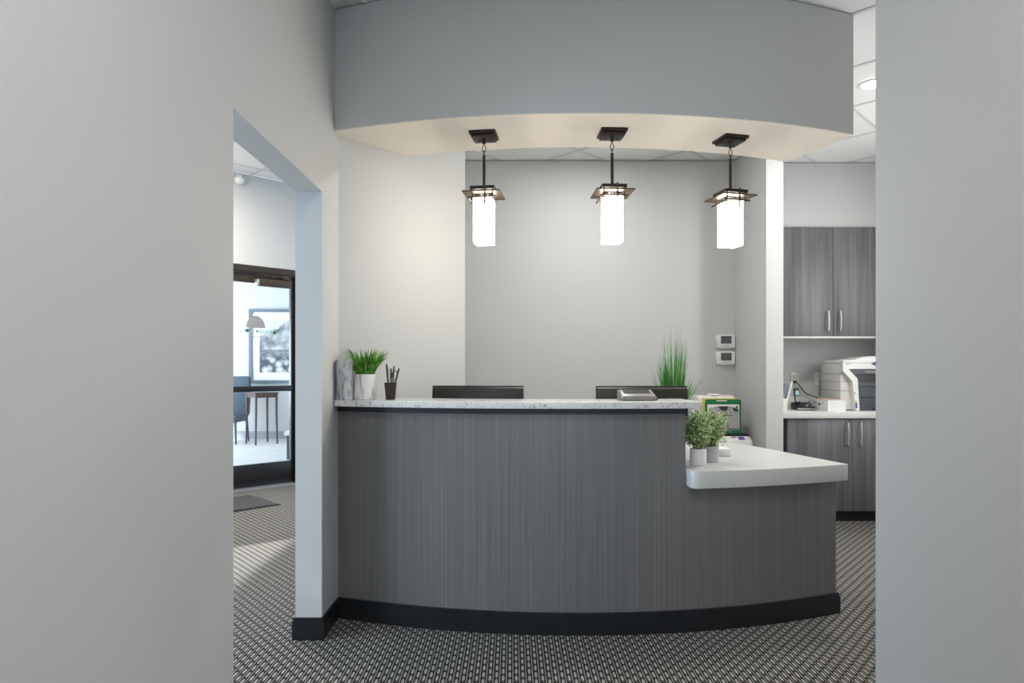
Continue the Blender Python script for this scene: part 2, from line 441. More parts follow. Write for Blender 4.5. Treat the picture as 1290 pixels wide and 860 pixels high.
window('added_window_copy', 1.136, 1.416, (3.46, 4.05, 1.042), R(90), 'added window in the side wall of the copy area')  # unseen window, added as source for light from the right
# lobby side walls
b = nb()
a_box(b, -4.12, -4.0, -2.5, 0.45, 0, LOBBY); a_box(b, -4.12, -4.0, 3.12, 5.20, 0, LOBBY)
a_box(b, -4.12, -4.0, 0.45, 3.12, 0, 0.06); a_box(b, -4.12, -4.0, 0.45, 3.12, 2.45, LOBBY)
struct('wall_lobby_window', b, PAINT, 'grey lobby wall around the sunny storefront window')
window('window_2', 2.664, 2.386, (-4.06, 1.785, 0.062), R(90), 'sunny storefront window of the lobby')
b = nb(); a_box(b, -4.0, WLO - 0.002, -2.5, -2.38, 0, LOBBY)
struct('wall_lobby_end', b, PAINT, 'grey end wall of the lobby')

# entry wall at 45 degrees, in its own frame: x along the wall, y away from the lobby
Q = (-2.324, -2.324 + DIAG)
MD = Matrix.Translation((Q[0], Q[1], 0)) @ Matrix.Rotation(R(45), 4, 'Z')
b = nb()
a_box(b, -7.35, -1.03, 0, 0.12, 0, LOBBY, M=MD); a_box(b, 0.052, 1.85, 0, 0.12, 0, LOBBY, M=MD); a_box(b, -1.03, 0.052, 0, 0.12, 2.290, LOBBY, M=MD)
struct('wall_entry', b, PAINT, 'light grey lobby wall above and around the glass door')
# waiting room beyond
b = nb(); a_box(b, -7.62, -0.5, 11.70, 11.82, 0, LOBBY)
struct('wall_waiting_back', b, PAINT, 'bright wall with the framed landscape beyond the glass door')
b = nb()
a_box(b, -7.62, -7.5, 2.0, 7.25, 0, LOBBY); a_box(b, -7.62, -7.5, 10.75, 11.70, 0, LOBBY)
a_box(b, -7.62, -7.5, 7.25, 10.75, 0, 0.25); a_box(b, -7.62, -7.5, 7.25, 10.75, 2.75, LOBBY)
struct('wall_waiting_window', b, PAINT, 'waiting room wall around its wide window')
window('window_3', 3.496, 2.496, (-7.56, 9.0, 0.252), R(90), 'wide window of the waiting room')
b = nb(); a_box(b, -0.62, -0.5, 8.85, 11.70, 0, LOBBY)
struct('wall_waiting_side', b, PAINT, 'far side wall of the waiting room')
b = nb(); a_box(b, -7.5, -0.62, 11.685, 11.698, 0.004, 0.135)
struct('baseboard_waiting', b, BASEGREY, 'grey baseboard under the framed landscape', 'baseboard')

# bulkhead over the desk: curved front, soffit underneath
aL = -math.asin((BC[0] - WL - 0.001) / 3.41); aR = math.asin((1.683 - BC[0]) / 3.41)
aLb = -math.asin((BC[0] + 0.567) / 2.96); aRb = math.asin((1.525 - BC[0]) / 2.96)
front = arc(BC[0], BC[1], 3.41, aL, aR, 48)
backa = arc(BC[0], BC[1], 2.96, aRb, aLb, 40)
outline = front + backa + [(WL + 0.001, 3.273)]
b = nb(); a_prism(b, outline, SOFFIT + 0.004, CEIL - 0.003)
bulk = struct('bulkhead', b, PAINT, 'curved grey dropped bulkhead above the reception desk', 'bulkhead')
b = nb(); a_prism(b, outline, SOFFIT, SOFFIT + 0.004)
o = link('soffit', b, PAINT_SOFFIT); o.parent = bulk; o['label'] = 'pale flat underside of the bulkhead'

# ceilings: tiles and grid bars at 45 degrees
TS = 0.6103
def grid_ceiling(z, region, label, offs=(4.93, 4.72)):
    ob = nb(); a_prism(ob, region, z + 0.06, z + 0.09)
    root = struct('ceiling', ob, TILE, label, 'ceiling')
    base = bmesh.new(); h = TS / 2 - 0.006
    a_prism(base, [(-h, -h), (h, -h), (h, h), (-h, h)], 0, 0.016)
    me = bpy.data.meshes.new('ceiling_tile'); base.to_mesh(me); base.free(); me.materials.append(TILE)
    # tile axes: p=(x+y)/sqrt2, q=(y-x)/sqrt2
    r2 = math.sqrt(2); p0 = offs[0] / r2; q0 = offs[1] / r2
    bars = nb(); k = 0
    P = [((x + y) / r2, (y - x) / r2) for x, y in region]
    pmin, pmax = min(p for p, q in P), max(p for p, q in P); qmin, qmax = min(q for p, q in P), max(q for p, q in P)
    i0, i1 = math.floor((pmin - p0) / TS), math.ceil((pmax - p0) / TS); j0, j1 = math.floor((qmin - q0) / TS), math.ceil((qmax - q0) / TS)
    toxy = lambda p, q: ((p - q) / r2, (p + q) / r2)
    for i in range(i0, i1):
        for j in range(j0, j1):
            c = (p0 + (i + .5) * TS, q0 + (j + .5) * TS)
            sq = [toxy(c[0] + sx * h, c[1] + sy * h) for sx, sy in ((-1, -1), (1, -1), (1, 1), (-1, 1))]
            cl = clip(sq, region)
            if len(cl) < 3: continue
            area = abs(sum(cl[n - 1][0] * cl[n][1] - cl[n][0] * cl[n - 1][1] for n in range(len(cl)))) / 2
            if area < 0.004: continue
            if area > 4 * h * h * 0.999:
                o = bpy.data.objects.new('ceiling_tile', me); C.objects.link(o)
                o.location = (*toxy(*c), z); o.rotation_euler = (0, 0, R(45))
            else:
                t = nb(); a_prism(t, cl, z, z + 0.016)
                o = link('ceiling_tile', t, TILE, False)
            o.parent = root
    lines = [(p0 + i * TS, None) for i in range(i0, i1 + 1)] + [(None, q0 + j * TS) for j in range(j0, j1 + 1)]
    for p, q in lines:
        hw = 0.012
        if p is not None: rc = [toxy(p - hw, qmin - 1), toxy(p + hw, qmin - 1), toxy(p + hw, qmax + 1), toxy(p - hw, qmax + 1)]; dz = 0
        else: rc = [toxy(pmin - 1, q - hw), toxy(pmax + 1, q - hw), toxy(pmax + 1, q + hw), toxy(pmin - 1, q + hw)]; dz = 0.0004
        cl = clip(rc, region)
        if len(cl) < 3: continue
        t = nb(); a_prism(t, cl, z - 0.004 - dz, z - 0.0005)
        o = link('ceiling_grid_bar', t, GRID, False); o.parent = root
    return root
grid_ceiling(CEIL + 0.004, [(WL, -2.5), (3.40, -2.5), (3.40, COPYBACK), (WL, COPYBACK)], 'white tile ceiling over the reception desk and copy area')
grid_ceiling(LOBBY + 0.004, [(-4.0, -2.4), (WLO, -2.4), (WLO, WLO + DIAG), (-4.0, -4.0 + DIAG)], 'white tile ceiling of the lobby seen through the opening')
b = nb(); a_prism(b, [(-7.62, 1.8), (-0.5, 8.95), (-0.5, 11.8), (-7.62, 11.8)], LOBBY + 0.01, LOBBY + 0.04)
struct('ceiling', b, TILE, 'white ceiling of the waiting room', 'ceiling')

# baseboards on the left wall and its opening
BBH = 0.10
def bb_profile(b, x0, x1, y0, y1): a_box(b, x0, x1, y0, y1, 0, BBH - 0.012); 
b = nb()
a_prism(b, [(WLO - 0.012, 2.974), (WL + 0.012, 2.974), (WL + 0.012, 3.236), (WL, 3.236), (WL, 2.986), (WLO, 2.986), (WLO, 3.3), (WLO - 0.012, 3.3)], 0, BBH - 0.014)
a_prism(b, [(WLO - 0.008, 2.978), (WL + 0.008, 2.978), (WL + 0.008, 3.236), (WL, 3.236), (WL, 2.986), (WLO, 2.986), (WLO, 3.3), (WLO - 0.008, 3.3)], BBH - 0.014, BBH)
struct('baseboard_left', b, BASEB, 'black baseboard wrapping the end of the left wall', 'baseboard')
b = nb()
a_prism(b, [(WL, -2.4), (WL + 0.012, -2.4), (WL + 0.012, 2.050), (WLO, 2.050), (WLO, 2.038), (WL, 2.038)], 0, BBH)
struct('baseboard_corridor', b, BASEB, 'black baseboard along the near left wall', 'baseboard')
b = nb()
a_prism(b, [(WR - 0.012, -2.4), (WR, -2.4), (WR, 1.993), (3.39, 1.993), (3.39, 2.005), (WR - 0.012, 2.005)], 0, BBH)
struct('baseboard_right', b, BASEB, 'black baseboard along the right wall', 'baseboard')
b = nb()
a_prism(b, [(1.848, 4.808), (1.997, 4.808), (1.997, 5.30), (1.985, 5.30), (1.985, 4.82), (1.86, 4.82), (1.86, 5.49), (1.848, 5.49)], 0, BBH)
struct('baseboard_partition', b, BASEB, 'black baseboard around the partition end', 'baseboard')

# ------------------------------------------------------------------ glass entry door (in the 45 degree wall)
door = bpy.data.objects.new('door_1', None); C.objects.link(door)
door.location = (Q[0], Q[1], 0); door.rotation_euler = (0, 0, R(45))
door['kind'] = 'structure'; door['label'] = 'dark bronze glass entry door with green lettering in the lobby'; door['category'] = 'door'
DL = -0.98
g = nb(); a_box(g, DL, 0.0, -0.012, 0.10, 2.222, 2.288, 0.003); part('frame_header', g, DOORMETAL, door)
g = nb(); a_box(g, 0.0, 0.05, -0.012, 0.10, 0.0, 2.288, 0.003); part('frame_jamb', g, DOORBLACK, door)
g = nb(); a_box(g, DL - 0.05, DL, -0.012, 0.10, 0.0, 2.288, 0.003); part('frame_jamb', g, DOORBLACK, door)
g = nb(); a_box(g, DL, 0.0, 0.02, 0.07, 2.118, 2.216, 0.002); part('top_rail', g, DOORMETAL, door)
g = nb(); a_box(g, -0.036, -0.003, 0.02, 0.07, 0.022, 2.118, 0.002); part('stile', g, DOORBLACK, door)
g = nb(); a_box(g, DL + 0.003, DL + 0.052, 0.02, 0.07, 0.022, 2.118, 0.002); part('stile', g, DOORBLACK, door)
g = nb(); a_box(g, DL + 0.052, -0.036, -0.005, 0.075, 0.998, 1.056, 0.004); part('push_bar', g, DOORBLACK, door)
g = nb(); a_box(g, DL + 0.052, -0.036, 0.02, 0.07, 0.022, 0.252, 0.002); part('bottom_rail', g, DOORBLACK, door)
g = nb(); a_box(g, DL, 0.0, -0.06, 0.10, 0.0, 0.016, 0.003); part('threshold', g, ALU, door)
g = nb(); a_box(g, DL + 0.05, -0.034, 0.04, 0.046, 1.055, 2.12); pane = part('pane', g, GLASS, door)
g = nb(); a_box(g, DL + 0.05, -0.034, 0.04, 0.046, 0.25, 1.0); part('pane', g, GLASS, door)
g = nb(); a_box(g, -0.415, -0.065, -0.055, 0.018, 2.085, 2.158, 0.006); closer = part('closer', g, BRONZE_LIGHT, door)
g = nb(); a_box(g, -0.44, -0.415, -0.05, 0.015, 2.085, 2.150, 0.004); part('closer_cap', g, ALU, closer)
g = nb(); a_box(g, -0.45, -0.14, -0.045, -0.02, 2.185, 2.197, 0.003); a_box(g, -0.16, -0.09, -0.05, -0.01, 2.165, 2.205, 0.004); part('closer_arm', g, BRONZE_LIGHT, closer)
# marks on the glass: half-disc emblem, a line of small lettering, a swoosh
g = nb(); a_prism(g, [(-0.1, 0)] + [(0.1 * math.cos(PI - PI * k / 24), 0.125 * math.sin(PI * k / 24)) for k in range(1, 25)], 0, 0.002, M=Matrix.Translation((-0.415, 0.038, 1.655)) @ Matrix.Rotation(R(90), 4, 'X'))
part('emblem', g, GREYLET, pane, 'grey half-disc emblem')
random.seed(4)
def marks(x0, x1, z, h_, m, lab, step=0.0165):
    g = nb(); x = x0
    while x < x1:
        k = random.choice((0, 1, 2, 3)); w_ = step * 0.68
        y0, y1 = 0.0345, 0.0365
        a_box(g, x, x + 0.003, y0, y1, z, z + h_)
        if k in (0, 2): a_box(g, x + 0.003, x + w_, y0, y1, z + h_ - 0.004, z + h_)
        if k in (1, 2): a_box(g, x + 0.003, x + w_, y0, y1, z, z + 0.004)
        if k in (0, 1): a_box(g, x + 0.003, x + w_ * 0.9, y0, y1, z + h_ * .45, z + h_ * .45 + 0.004)
        if k == 3: a_box(g, x + w_ - 0.003, x + w_, y0, y1, z, z + h_)
        x += step
    part('lettering', g, m, pane, lab)
marks(-0.638, -0.53, 1.605, 0.030, GREYLET, 'small grey lettering')
marks(-0.455, -0.40, 1.605, 0.030, GREYLET, 'small grey lettering')
marks(-0.385, -0.245, 1.603, 0.030, GREENLET, 'small green lettering')
g = nb()
for cx, rz_, rr in ((-0.505, 1.625, 0.020), (-0.215, 1.612, 0.020), (-0.40, 1.62, 0.012)):
    a_prism(g, [(rr * math.cos(2 * PI * k / 16), rr * 0.9 * math.sin(2 * PI * k / 16)) for k in range(16)], 0, 0.002, M=Matrix.Translation((cx, 0.0365, rz_)) @ Matrix.Rotation(R(90), 4, 'X'))
part('leaf_mark', g, GREENLET, pane, 'green leaf mark')
g = nb(); a_tube(g, [(-0.475 + 0.125 * k / 8, 0.036, 1.578 - 0.018 * math.sin(PI * k / 8)) for k in range(9)], 0.0045, 6); part('swoosh', g, GREYLET, pane, 'thin grey curved line')
marks(-0.40, -0.30, 1.075, 0.022, GREENLET, 'small green lettering by the push bar', 0.014)

# ------------------------------------------------------------------ reception desk
dt = thing('reception_desk', 'curved reception desk faced in dark grey streaked laminate with black base', 'desk', (0.40, 3.25, 0))
def band(r_out, r_in, x0, x1, z0, z1, n=40, bev=0.0):
    a0, a1 = math.asin((x0 - DC[0]) / r_out), math.asin((x1 - DC[0]) / r_out)
    b0 = math.asin((x0 + 0.115 - DC[0]) / r_in); b1 = math.asin((x1 - DC[0]) / r_in)
    g = nb(); a_prism(g, arc(DC[0], DC[1], r_out, a0, a1, n) + arc(DC[0], DC[1], r_in, b1, b0, n), z0, z1, bev)
    return g
RP = 3.255
X0, XK = WL + 0.002, 0.812
XE = DC[0] + RP * math.sin(R(23.9))
def sector(r_out, r_in, x0, ang1, z0, z1, n=40, bev=0.0):
    a0 = math.asin((x0 - DC[0]) / r_out); b0 = math.asin((x0 + 0.115 - DC[0]) / r_in)
    g = nb(); a_prism(g, arc(DC[0], DC[1], r_out, a0, ang1, n) + arc(DC[0], DC[1], r_in, ang1, b0, n), z0, z1, bev)
    return g
part('knee_panel', band(RP, RP - 0.115, X0, XK, 0.679, 1.016), LAMINATE, dt)
part('front_panel', sector(RP, RP - 0.115, X0, R(23.9), 0.10, 0.679), LAMINATE, dt)
part('reveal_strip', band(RP + 0.008, RP - 0.10, X0, XK + 0.006, 1.016, 1.044), mat('dark_slate_edge', (0.028, 0.032, 0.042), 0.4, var=0.05), dt)
g = sector(RP + 0.018, RP - 0.10, X0, R(24.1), 0.0, 0.086)
pl = part('plinth', g, BASEB, dt)
part('plinth_cap', sector(RP + 0.012, RP - 0.10, X0, R(24.05), 0.086, 0.10), BASEB, pl)
g = nb()
wa0 = math.asin((-0.22 - DC[0]) / 3.13); wa1 = math.asin((0.81 - DC[0]) / 3.13)
wb0 = math.asin((-0.22 - DC[0]) / 2.45); wb1 = math.asin((0.81 - DC[0]) / 2.45)
a_prism(g, arc(*DC, 3.13, wa0, wa1, 20) + arc(*DC, 2.45, wb1, wb0, 20), 0.70, 0.744, 0.002)
part('inner_worktop', g, SOLID, dt)
g = nb(); a_box(g, -0.20, -0.17, 3.27, 3.75, 0, 0.70); part('support_panel', g, LAMINATE, dt)
g = nb(); a_box(g, 0.77, 0.80, 3.27, 3.75, 0, 0.70); part('support_panel', g, LAMINATE, dt)
# end panel along the right edge of the low section
e0 = (DC[0] + 3.125 * math.sin(R(23.8)), DC[1] - 3.125 * math.cos(R(23.8)))
g = nb(); a_prism(g, [e0, (1.36, 4.13), (1.33, 4.13), (e0[0] - 0.035, e0[1] - 0.01)], 0.0, 0.678); part('end_panel', g, LAMINATE, dt)

g = nb()
RT, RTB, XT = 3.33, 2.99, 0.872
a0 = math.asin((X0 + 0.001 - DC[0]) / RT); a1 = math.asin((XT - DC[0]) / RT)
c1 = math.asin((XT - 0.01 - DC[0]) / RTB); c0 = math.asin((-0.650 - DC[0]) / RTB)
arcb = [p for p in arc(*DC, RTB, c1, c0, 36)]
a_prism(g, arc(*DC, RT, a0, a1, 48) + arcb + [(WL + 0.003, 3.268)], 1.0445, 1.075, 0.003)
single('transaction_countertop', g, STONE, 'speckled pale quartz countertop on the tall part of the reception desk', 'countertop', origin=(0.1, 3.2, 1.0445))

g = nb()
RS = 3.35; s0 = math.asin((0.816 - DC[0]) / RS); s1 = R(23.4)
fr = arc(*DC, RS, s0, s1, 24)
rc = (0.816 + 0.028, fr[1][1] + 0.0)
frm = [p for p in fr if p[0] > 0.842]
corner = [(0.816 + 0.024 - 0.024 * math.cos(t), frm[0][1] + 0.026 - 0.024 * math.sin(t)) for t in (0, R(22), R(45), R(67))]
a_prism(g, corner + frm + [(1.44, 4.10), (1.425, 4.16), (1.38, 4.19), (1.30, 4.20), (0.816, 4.20)], 0.680, 0.760, 0.003)
single('low_countertop', g, SOLID, 'thick white countertop wedge on the low right end of the desk', 'countertop', origin=(1.2, 3.5, 0.68))

# ------------------------------------------------------------------ pendants
def pendant(x, y, rz, label):
    t = thing('pendant_lamp', label, 'pendant lamp', (x, y, SOFFIT), rz, 'pendant lamps over the reception desk', world=False)
    g = nb(); a_box(g, -0.064, 0.064, -0.064, 0.064, -0.014, -0.0005, 0.002); a_box(g, -0.054, 0.054, -0.054, 0.054, -0.026, -0.014, 0.002)
    cn = part('canopy', g, BRONZE, t)
    for s in (-1, 1):
        g = nb(); a_lathe(g, [(0, -0.030), (0.005, -0.029), (0.005, -0.026), (0, -0.026)], 12, Matrix.Translation((0.030 * s, 0.02, 0))); part('screw', g, BRONZE, cn)
    g = nb(); a_lathe(g, [(0, -0.052), (0.006, -0.050), (0.009, -0.040), (0.011, -0.026), (0, -0.026)], 14); part('loop_stem', g, BRONZE, t)
    g = nb()
    a_tube(g, [(0.008 * math.cos(a), 0, -0.072 + 0.017 * math.sin(a)) for a in [2 * PI * k / 16 for k in range(16)]], 0.0022, 6, True)
    part('chain_link', g, BRONZE_LIGHT, t)
    g = nb(); a_tube(g, [(0, 0.006 * math.cos(a), -0.094 + 0.010 * math.sin(a)) for a in [2 * PI * k / 14 for k in range(14)]], 0.0022, 6, True)
    part('chain_link', g, BRONZE_LIGHT, t)
    g = nb(); a_lathe(g, [(0, -0.285), (0.0075, -0.285), (0.0075, -0.104), (0, -0.104)], 14); part('rod', g, BRONZE, t)
    # upper square tray with open middle, and broad sloping brim
    def ring(g, a, c, z0, z1):
        a_box(g, -a, a, -a, -c, z0, z1); a_box(g, -a, a, c, a, z0, z1); a_box(g, -a, -c, -c, c, z0, z1); a_box(g, c, a, -c, c, z0, z1)
    g = nb(); ring(g, 0.060, 0.046, -0.283, -0.268); a_box(g, -0.05, 0.05, -0.009, 0.009, -0.284, -0.274); a_box(g, -0.009, 0.009, -0.05, 0.05, -0.2835, -0.2745); part('top_tray', g, BRONZE, t)
    g = nb(); ring(g, 0.092, 0.052, -0.303, -0.297); part('brim', g, BRONZE_LIGHT, t)
    for sx, sy in ((-1, -1), (1, -1), (1, 1), (-1, 1)):
        g = nb()
        a_box(g, sx * 0.049 - 0.003, sx * 0.049 + 0.003, sy * 0.049 - 0.003, sy * 0.049 + 0.003, -0.355 if sx == sy else -0.330, -0.266)
        part('corner_post', g, BRONZE_LIGHT, t)
    g = nb(); a_box(g, 0.010, 0.018, -0.061, -0.056, -0.358, -0.262); a_box(g, -0.068, 0.068, -0.067, -0.062, -0.326, -0.319); part('cross_bars', g, BRONZE_LIGHT, t)
    g = nb(); a_box(g, -0.067, -0.062, -0.068, 0.068, -0.333, -0.326); part('cross_bars', g, BRONZE_LIGHT, t)
    g = nb(); a_lathe(g, [(0, -0.320), (0.022, -0.320), (0.026, -0.300), (0.020, -0.285), (0, -0.284)], 18); part('socket', g, CHROME, t)
    g = nb(); a_box(g, -0.045, 0.045, -0.045, 0.045, -0.540, -0.318, 0.0025, 2); part('glass_shade', g, GLOW, t, 'glowing square white glass shade')
    return t
pendant(-0.137, 3.235, R(-8), 'lit square glass pendant lamp hanging nearest the left wall')
pendant(0.487, 3.205, R(3), 'lit square glass pendant lamp hanging between the other two')
pendant(1.092, 3.295, R(14), 'lit square glass pendant lamp hanging nearest the upper cabinets')

# ceiling lights: real one over the copy area, the others added fill
def downlight(x, y, z, label, watt, tint=(1.0, 0.95, 0.87)):
    t = thing('recessed_downlight', label, 'ceiling light', (x, y, z), 0, 'recessed ceiling downlights', world=False)
    g = nb(); a_lathe(g, [(0.058, -0.002), (0.062, -0.007), (0.078, -0.006), (0.082, 0.0), (0.058, 0.0), (0.058, -0.002)], 32); part('trim_ring', g, WHITE, t)
    g = nb(); a_lathe(g, [(0, -0.004), (0.05, -0.004), (0.058, -0.001), (0.058, -0.0005), (0, -0.0005)], 32); part('lens', g, GLOWCAN, t)
    l = add_light('downlight_lamp', 'AREA', (0, 0, -0.012), watt, tint, shape='DISK', size=0.11, aim=(0, 0, -1)); l.parent = t
    return t
ZC = CEIL - 0.0006
downlight(2.20, 4.03, ZC, 'small bright recessed downlight in the ceiling of the copy area', 22)
def fill_panel(x, y, z, label, watt):  # unseen corridor panels, added to light the side walls
    t = thing('added_fill_panel', label, 'ceiling light', (x, y, z), R(45), 'added corridor fill panels', world=False)
    g = nb()
    for a0_, a1_, b0_, b1_ in ((-.30, .30, -.30, -.28), (-.30, .30, .28, .30), (-.30, -.28, -.28, .28), (.28, .30, -.28, .28)): a_box(g, a0_, a1_, b0_, b1_, -0.010, -0.0045)
    part('frame', g, WHITE, t)
    g = nb(); a_box(g, -.28, .28, -.28, .28, -0.0085, -0.0050); part('diffuser', g, mat('fill_panel_diffuser', (0.9, 0.9, 0.9), 0.5, emit=(1, .97, .92), estr=2.0, var=0.01), t)
    l = add_light('fill_panel_lamp', 'AREA', (0, 0, -0.013), watt, (1.0, 0.985, 0.96), shape='SQUARE', size=0.55, aim=(0, 0, -1)); l.parent = t
fill_panel(0.0, 0.35, CEIL, 'added square fill light panel in the corridor ceiling over the photographer', 27)
fill_panel(0.12, -1.75, CEIL, 'added square fill light panel at the far end of the corridor ceiling', 18)
downlight(0.55, 4.55, ZC, 'added unseen downlight in the ceiling behind the desk', 18, (1.0, 0.98, 0.95))  # out-of-view lamp added to brighten the back wall
downlight(-3.05, 5.35, LOBBY - 0.0006, 'added unseen downlight in the lobby ceiling near the entry wall', 105, (1.0, 0.90, 0.76))  # out-of-view lamp added to lift the wall above the glass door

# ------------------------------------------------------------------ plants
def blade(g, base, tip, w_, sag=0.0, n=5):
    base, tip = Vector(base), Vector(tip); d = tip - base
    side = Vector((-d.y, d.x, 0)); side = side.normalized() if side.length > 1e-4 else Vector((1, 0, 0))
    ang = random.uniform(0, PI); side = Matrix.Rotation(ang, 3, d.normalized()) @ side if d.length > 0 else side
    L_, R_ = [], []
    for i in range(n + 1):
        t = i / n
        p = base + Vector((d.x * t ** 1.5, d.y * t ** 1.5, d.z * (t + sag * t * (1 - t))))
        ww = w_ * (1 - t ** 1.8) * 0.5 + 0.0003
        L_.append(g.verts.new(p - side * ww)); R_.append(g.verts.new(p + side * ww))
    for i in range(n): g.faces.new((L_[i], R_[i], R_[i + 1], L_[i + 1]))

random.seed(11)
PZ = 1.0755
t = thing('potted_grass', 'short green grass in a white marbled pot at the wall end of the counter', 'potted plant', (-0.728, 3.262, PZ))
g = nb(); T = Matrix.Translation((-0.728, 3.262, PZ)); a_lathe(g, [(0, 0), (0.056, 0), (0.058, 0.003), (0.058, 0.122), (0.056, 0.124), (0.052, 0.124), (0.051, 0.105), (0, 0.105)], 40, T); part('pot', g, MARBLE, t)
g = nb(); a_lathe(g, [(0, 0.1055), (0.0505, 0.1055), (0.0505, 0.112), (0, 0.116)], 24, T); part('soil', g, SOIL, t)
g = nb()
for k in range(170):
    a = random.uniform(0, 2 * PI); r0 = 0.043 * math.sqrt(random.random()); hh = random.uniform(0.085, 0.142)
    r1 = r0 * 1.5 + random.uniform(0.0, 0.085) * (r0 / 0.043 + 0.2)
    if r1 * math.cos(a) < -0.045 and math.sin(a) < 0.35 and hh < 0.118: continue
    blade(g, (-0.728 + r0 * math.cos(a), 3.262 + r0 * math.sin(a), PZ + 0.112), (-0.728 + min(r1, .118) * math.cos(a), 3.262 + min(r1, .11) * math.sin(a), PZ + 0.112 + hh), random.uniform(0.007, 0.013), 0.3)
for dx, dz in ((0.122, 0.115), (-0.112, 0.085), (-0.10, 0.10), (0.10, 0.12)):
    blade(g, (-0.728 + math.copysign(0.035, dx), 3.252, PZ + 0.112), (-0.728 + dx, 3.235, PZ + 0.112 + dz), 0.011, 0.3)
part('grass_blades', g, GRASS, t, kind='stuff')

g = nb(); a_lathe(g, [(0, 0), (0.040, 0), (0.042, 0.003), (0.042, 0.192), (0.040, 0.195), (0.034, 0.195), (0.033, 0.175), (0, 0.17)], 40)
o = single('marble_vase', g, MARBLE_GREY, 'tall grey veined marble vase tucked in the wall corner behind the grass pot', 'vase')
o.location = (-0.8165, 3.216, PZ)

# pencil cup
cx, cy = -0.601, 3.262
t = thing('pencil_cup', 'dark brown tapered square cup of pens beside the grass pot', 'pencil cup', (cx, cy, PZ))
def frustum(g, a0_, a1_, z0, z1):
    q = bmesh.new(); lo = [q.verts.new((sx * a0_, sy * a0_, z0)) for sx, sy in ((-1, -1), (1, -1), (1, 1), (-1, 1))]; hi = [q.verts.new((sx * a1_, sy * a1_, z1)) for sx, sy in ((-1, -1), (1, -1), (1, 1), (-1, 1))]
    q.faces.new(lo[::-1])
    for i in range(4): q.faces.new((lo[i], lo[(i + 1) % 4], hi[(i + 1) % 4], hi[i]))
    ih = [q.verts.new((v.co.x * 0.9, v.co.y * 0.9, z1)) for v in hi]; il = [q.verts.new((v.co.x * 0.85, v.co.y * 0.85, z0 + 0.008)) for v in lo]
    for i in range(4):
        q.faces.new((hi[i], hi[(i + 1) % 4], ih[(i + 1) % 4], ih[i])); q.faces.new((ih[i], ih[(i + 1) % 4], il[(i + 1) % 4], il[i]))
    q.faces.new(il)
    bmesh.ops.recalc_face_normals(q, faces=q.faces); merge(g, q, Matrix.Translation((cx, cy, PZ)) @ Matrix.Rotation(R(6), 4, 'Z'))
g = nb(); frustum(g, 0.0215, 0.029, 0, 0.083); part('cup', g, CUPB, t)
pens = [((-0.010, 0.004), (-0.020, 0.0), 0.170, BLACK, 'black pen leaning left in the cup'), ((-0.004, -0.006), (-0.010, -0.004), 0.155, STEEL, 'silver pen upright in the cup'), ((0.002, 0.006), (0.0, 0.010), 0.148, BLACK, 'short black pen upright in the cup'),
        ((0.006, -0.004), (0.018, -0.006), 0.160, DARKGREY, 'dark grey pen leaning right in the cup'), ((0.004, 0.0), (0.040, 0.002), 0.148, BLACK, 'black pen leaning far right in the cup')]
for (bx, by), (tx, ty), h_, m_, lb in pens:
    p0, p1 = Vector((cx + bx, cy + by, PZ + 0.009)), Vector((cx + tx, cy + ty, PZ + h_))
    g = nb(); a_tube(g, [p0, p0.lerp(p1, 0.08), p1], 0.0032, 8); q = thing('pen', lb, 'pen', p0, 0, 'pens in the brown cup'); part('barrel', g, m_, q)
    g = nb(); a_tube(g, [p0.lerp(p1, 0.62), p1 + (p1 - p0).normalized() * 0.004], 0.0041, 8); part('cap', g, m_, q)
g = nb(); sc_c = Vector((cx + 0.020, cy + 0.004, PZ + 0.118))
a_tube(g, [sc_c + Vector((0.013 * math.cos(a), 0, 0.024 * math.sin(a))) for a in [2 * PI * k / 18 for k in range(18)]], 0.0022, 6, True)
sc = thing('scissors', 'black looped scissors handles sticking out of the pencil cup', 'scissors', (cx, cy, PZ + 0.009))
part('handle', g, BLACK, sc)
g = nb(); a_tube(g, [sc_c + Vector((-0.002, 0, -0.022)), (cx + 0.010, cy + 0.004, PZ + 0.012)], 0.0026, 6); part('blade', g, STEEL, sc)

# reed plant behind the right monitor
random.seed(5)
gx, gy, gz = 0.930, 3.80, 0.7605
t = thing('tall_reed_grass', 'tall spiky green reed grass rising behind the right monitor', 'potted plant', (gx, gy, gz))
T = Matrix.Translation((gx, gy, gz))
g = nb(); a_lathe(g, [(0, 0), (0.055, 0), (0.066, 0.12), (0.060, 0.12), (0.056, 0.10), (0, 0.10)], 36, T); part('pot', g, POTWHITE, t)
g = nb(); a_lathe(g, [(0, 0.1005), (0.055, 0.1005), (0.055, 0.108), (0, 0.112)], 24, T); part('soil', g, SOIL, t)
g = nb()
for k in range(230):
    a = random.uniform(0, 2 * PI); r0 = 0.042 * math.sqrt(random.random())
    q = random.random()
    r1 = r0 + 0.018 + 0.145 * q ** 1.7; hh = (0.64 - 0.34 * q) * random.uniform(0.62, 1.0)
    blade(g, (gx + r0 * math.cos(a), gy + r0 * math.sin(a), gz + 0.105), (gx + r1 * math.cos(a), gy + r1 * math.sin(a) * 0.8, gz + 0.105 + hh), random.uniform(0.004, 0.0095), 0.15, 7)
part('reed_blades', g, REED, t, kind='stuff')

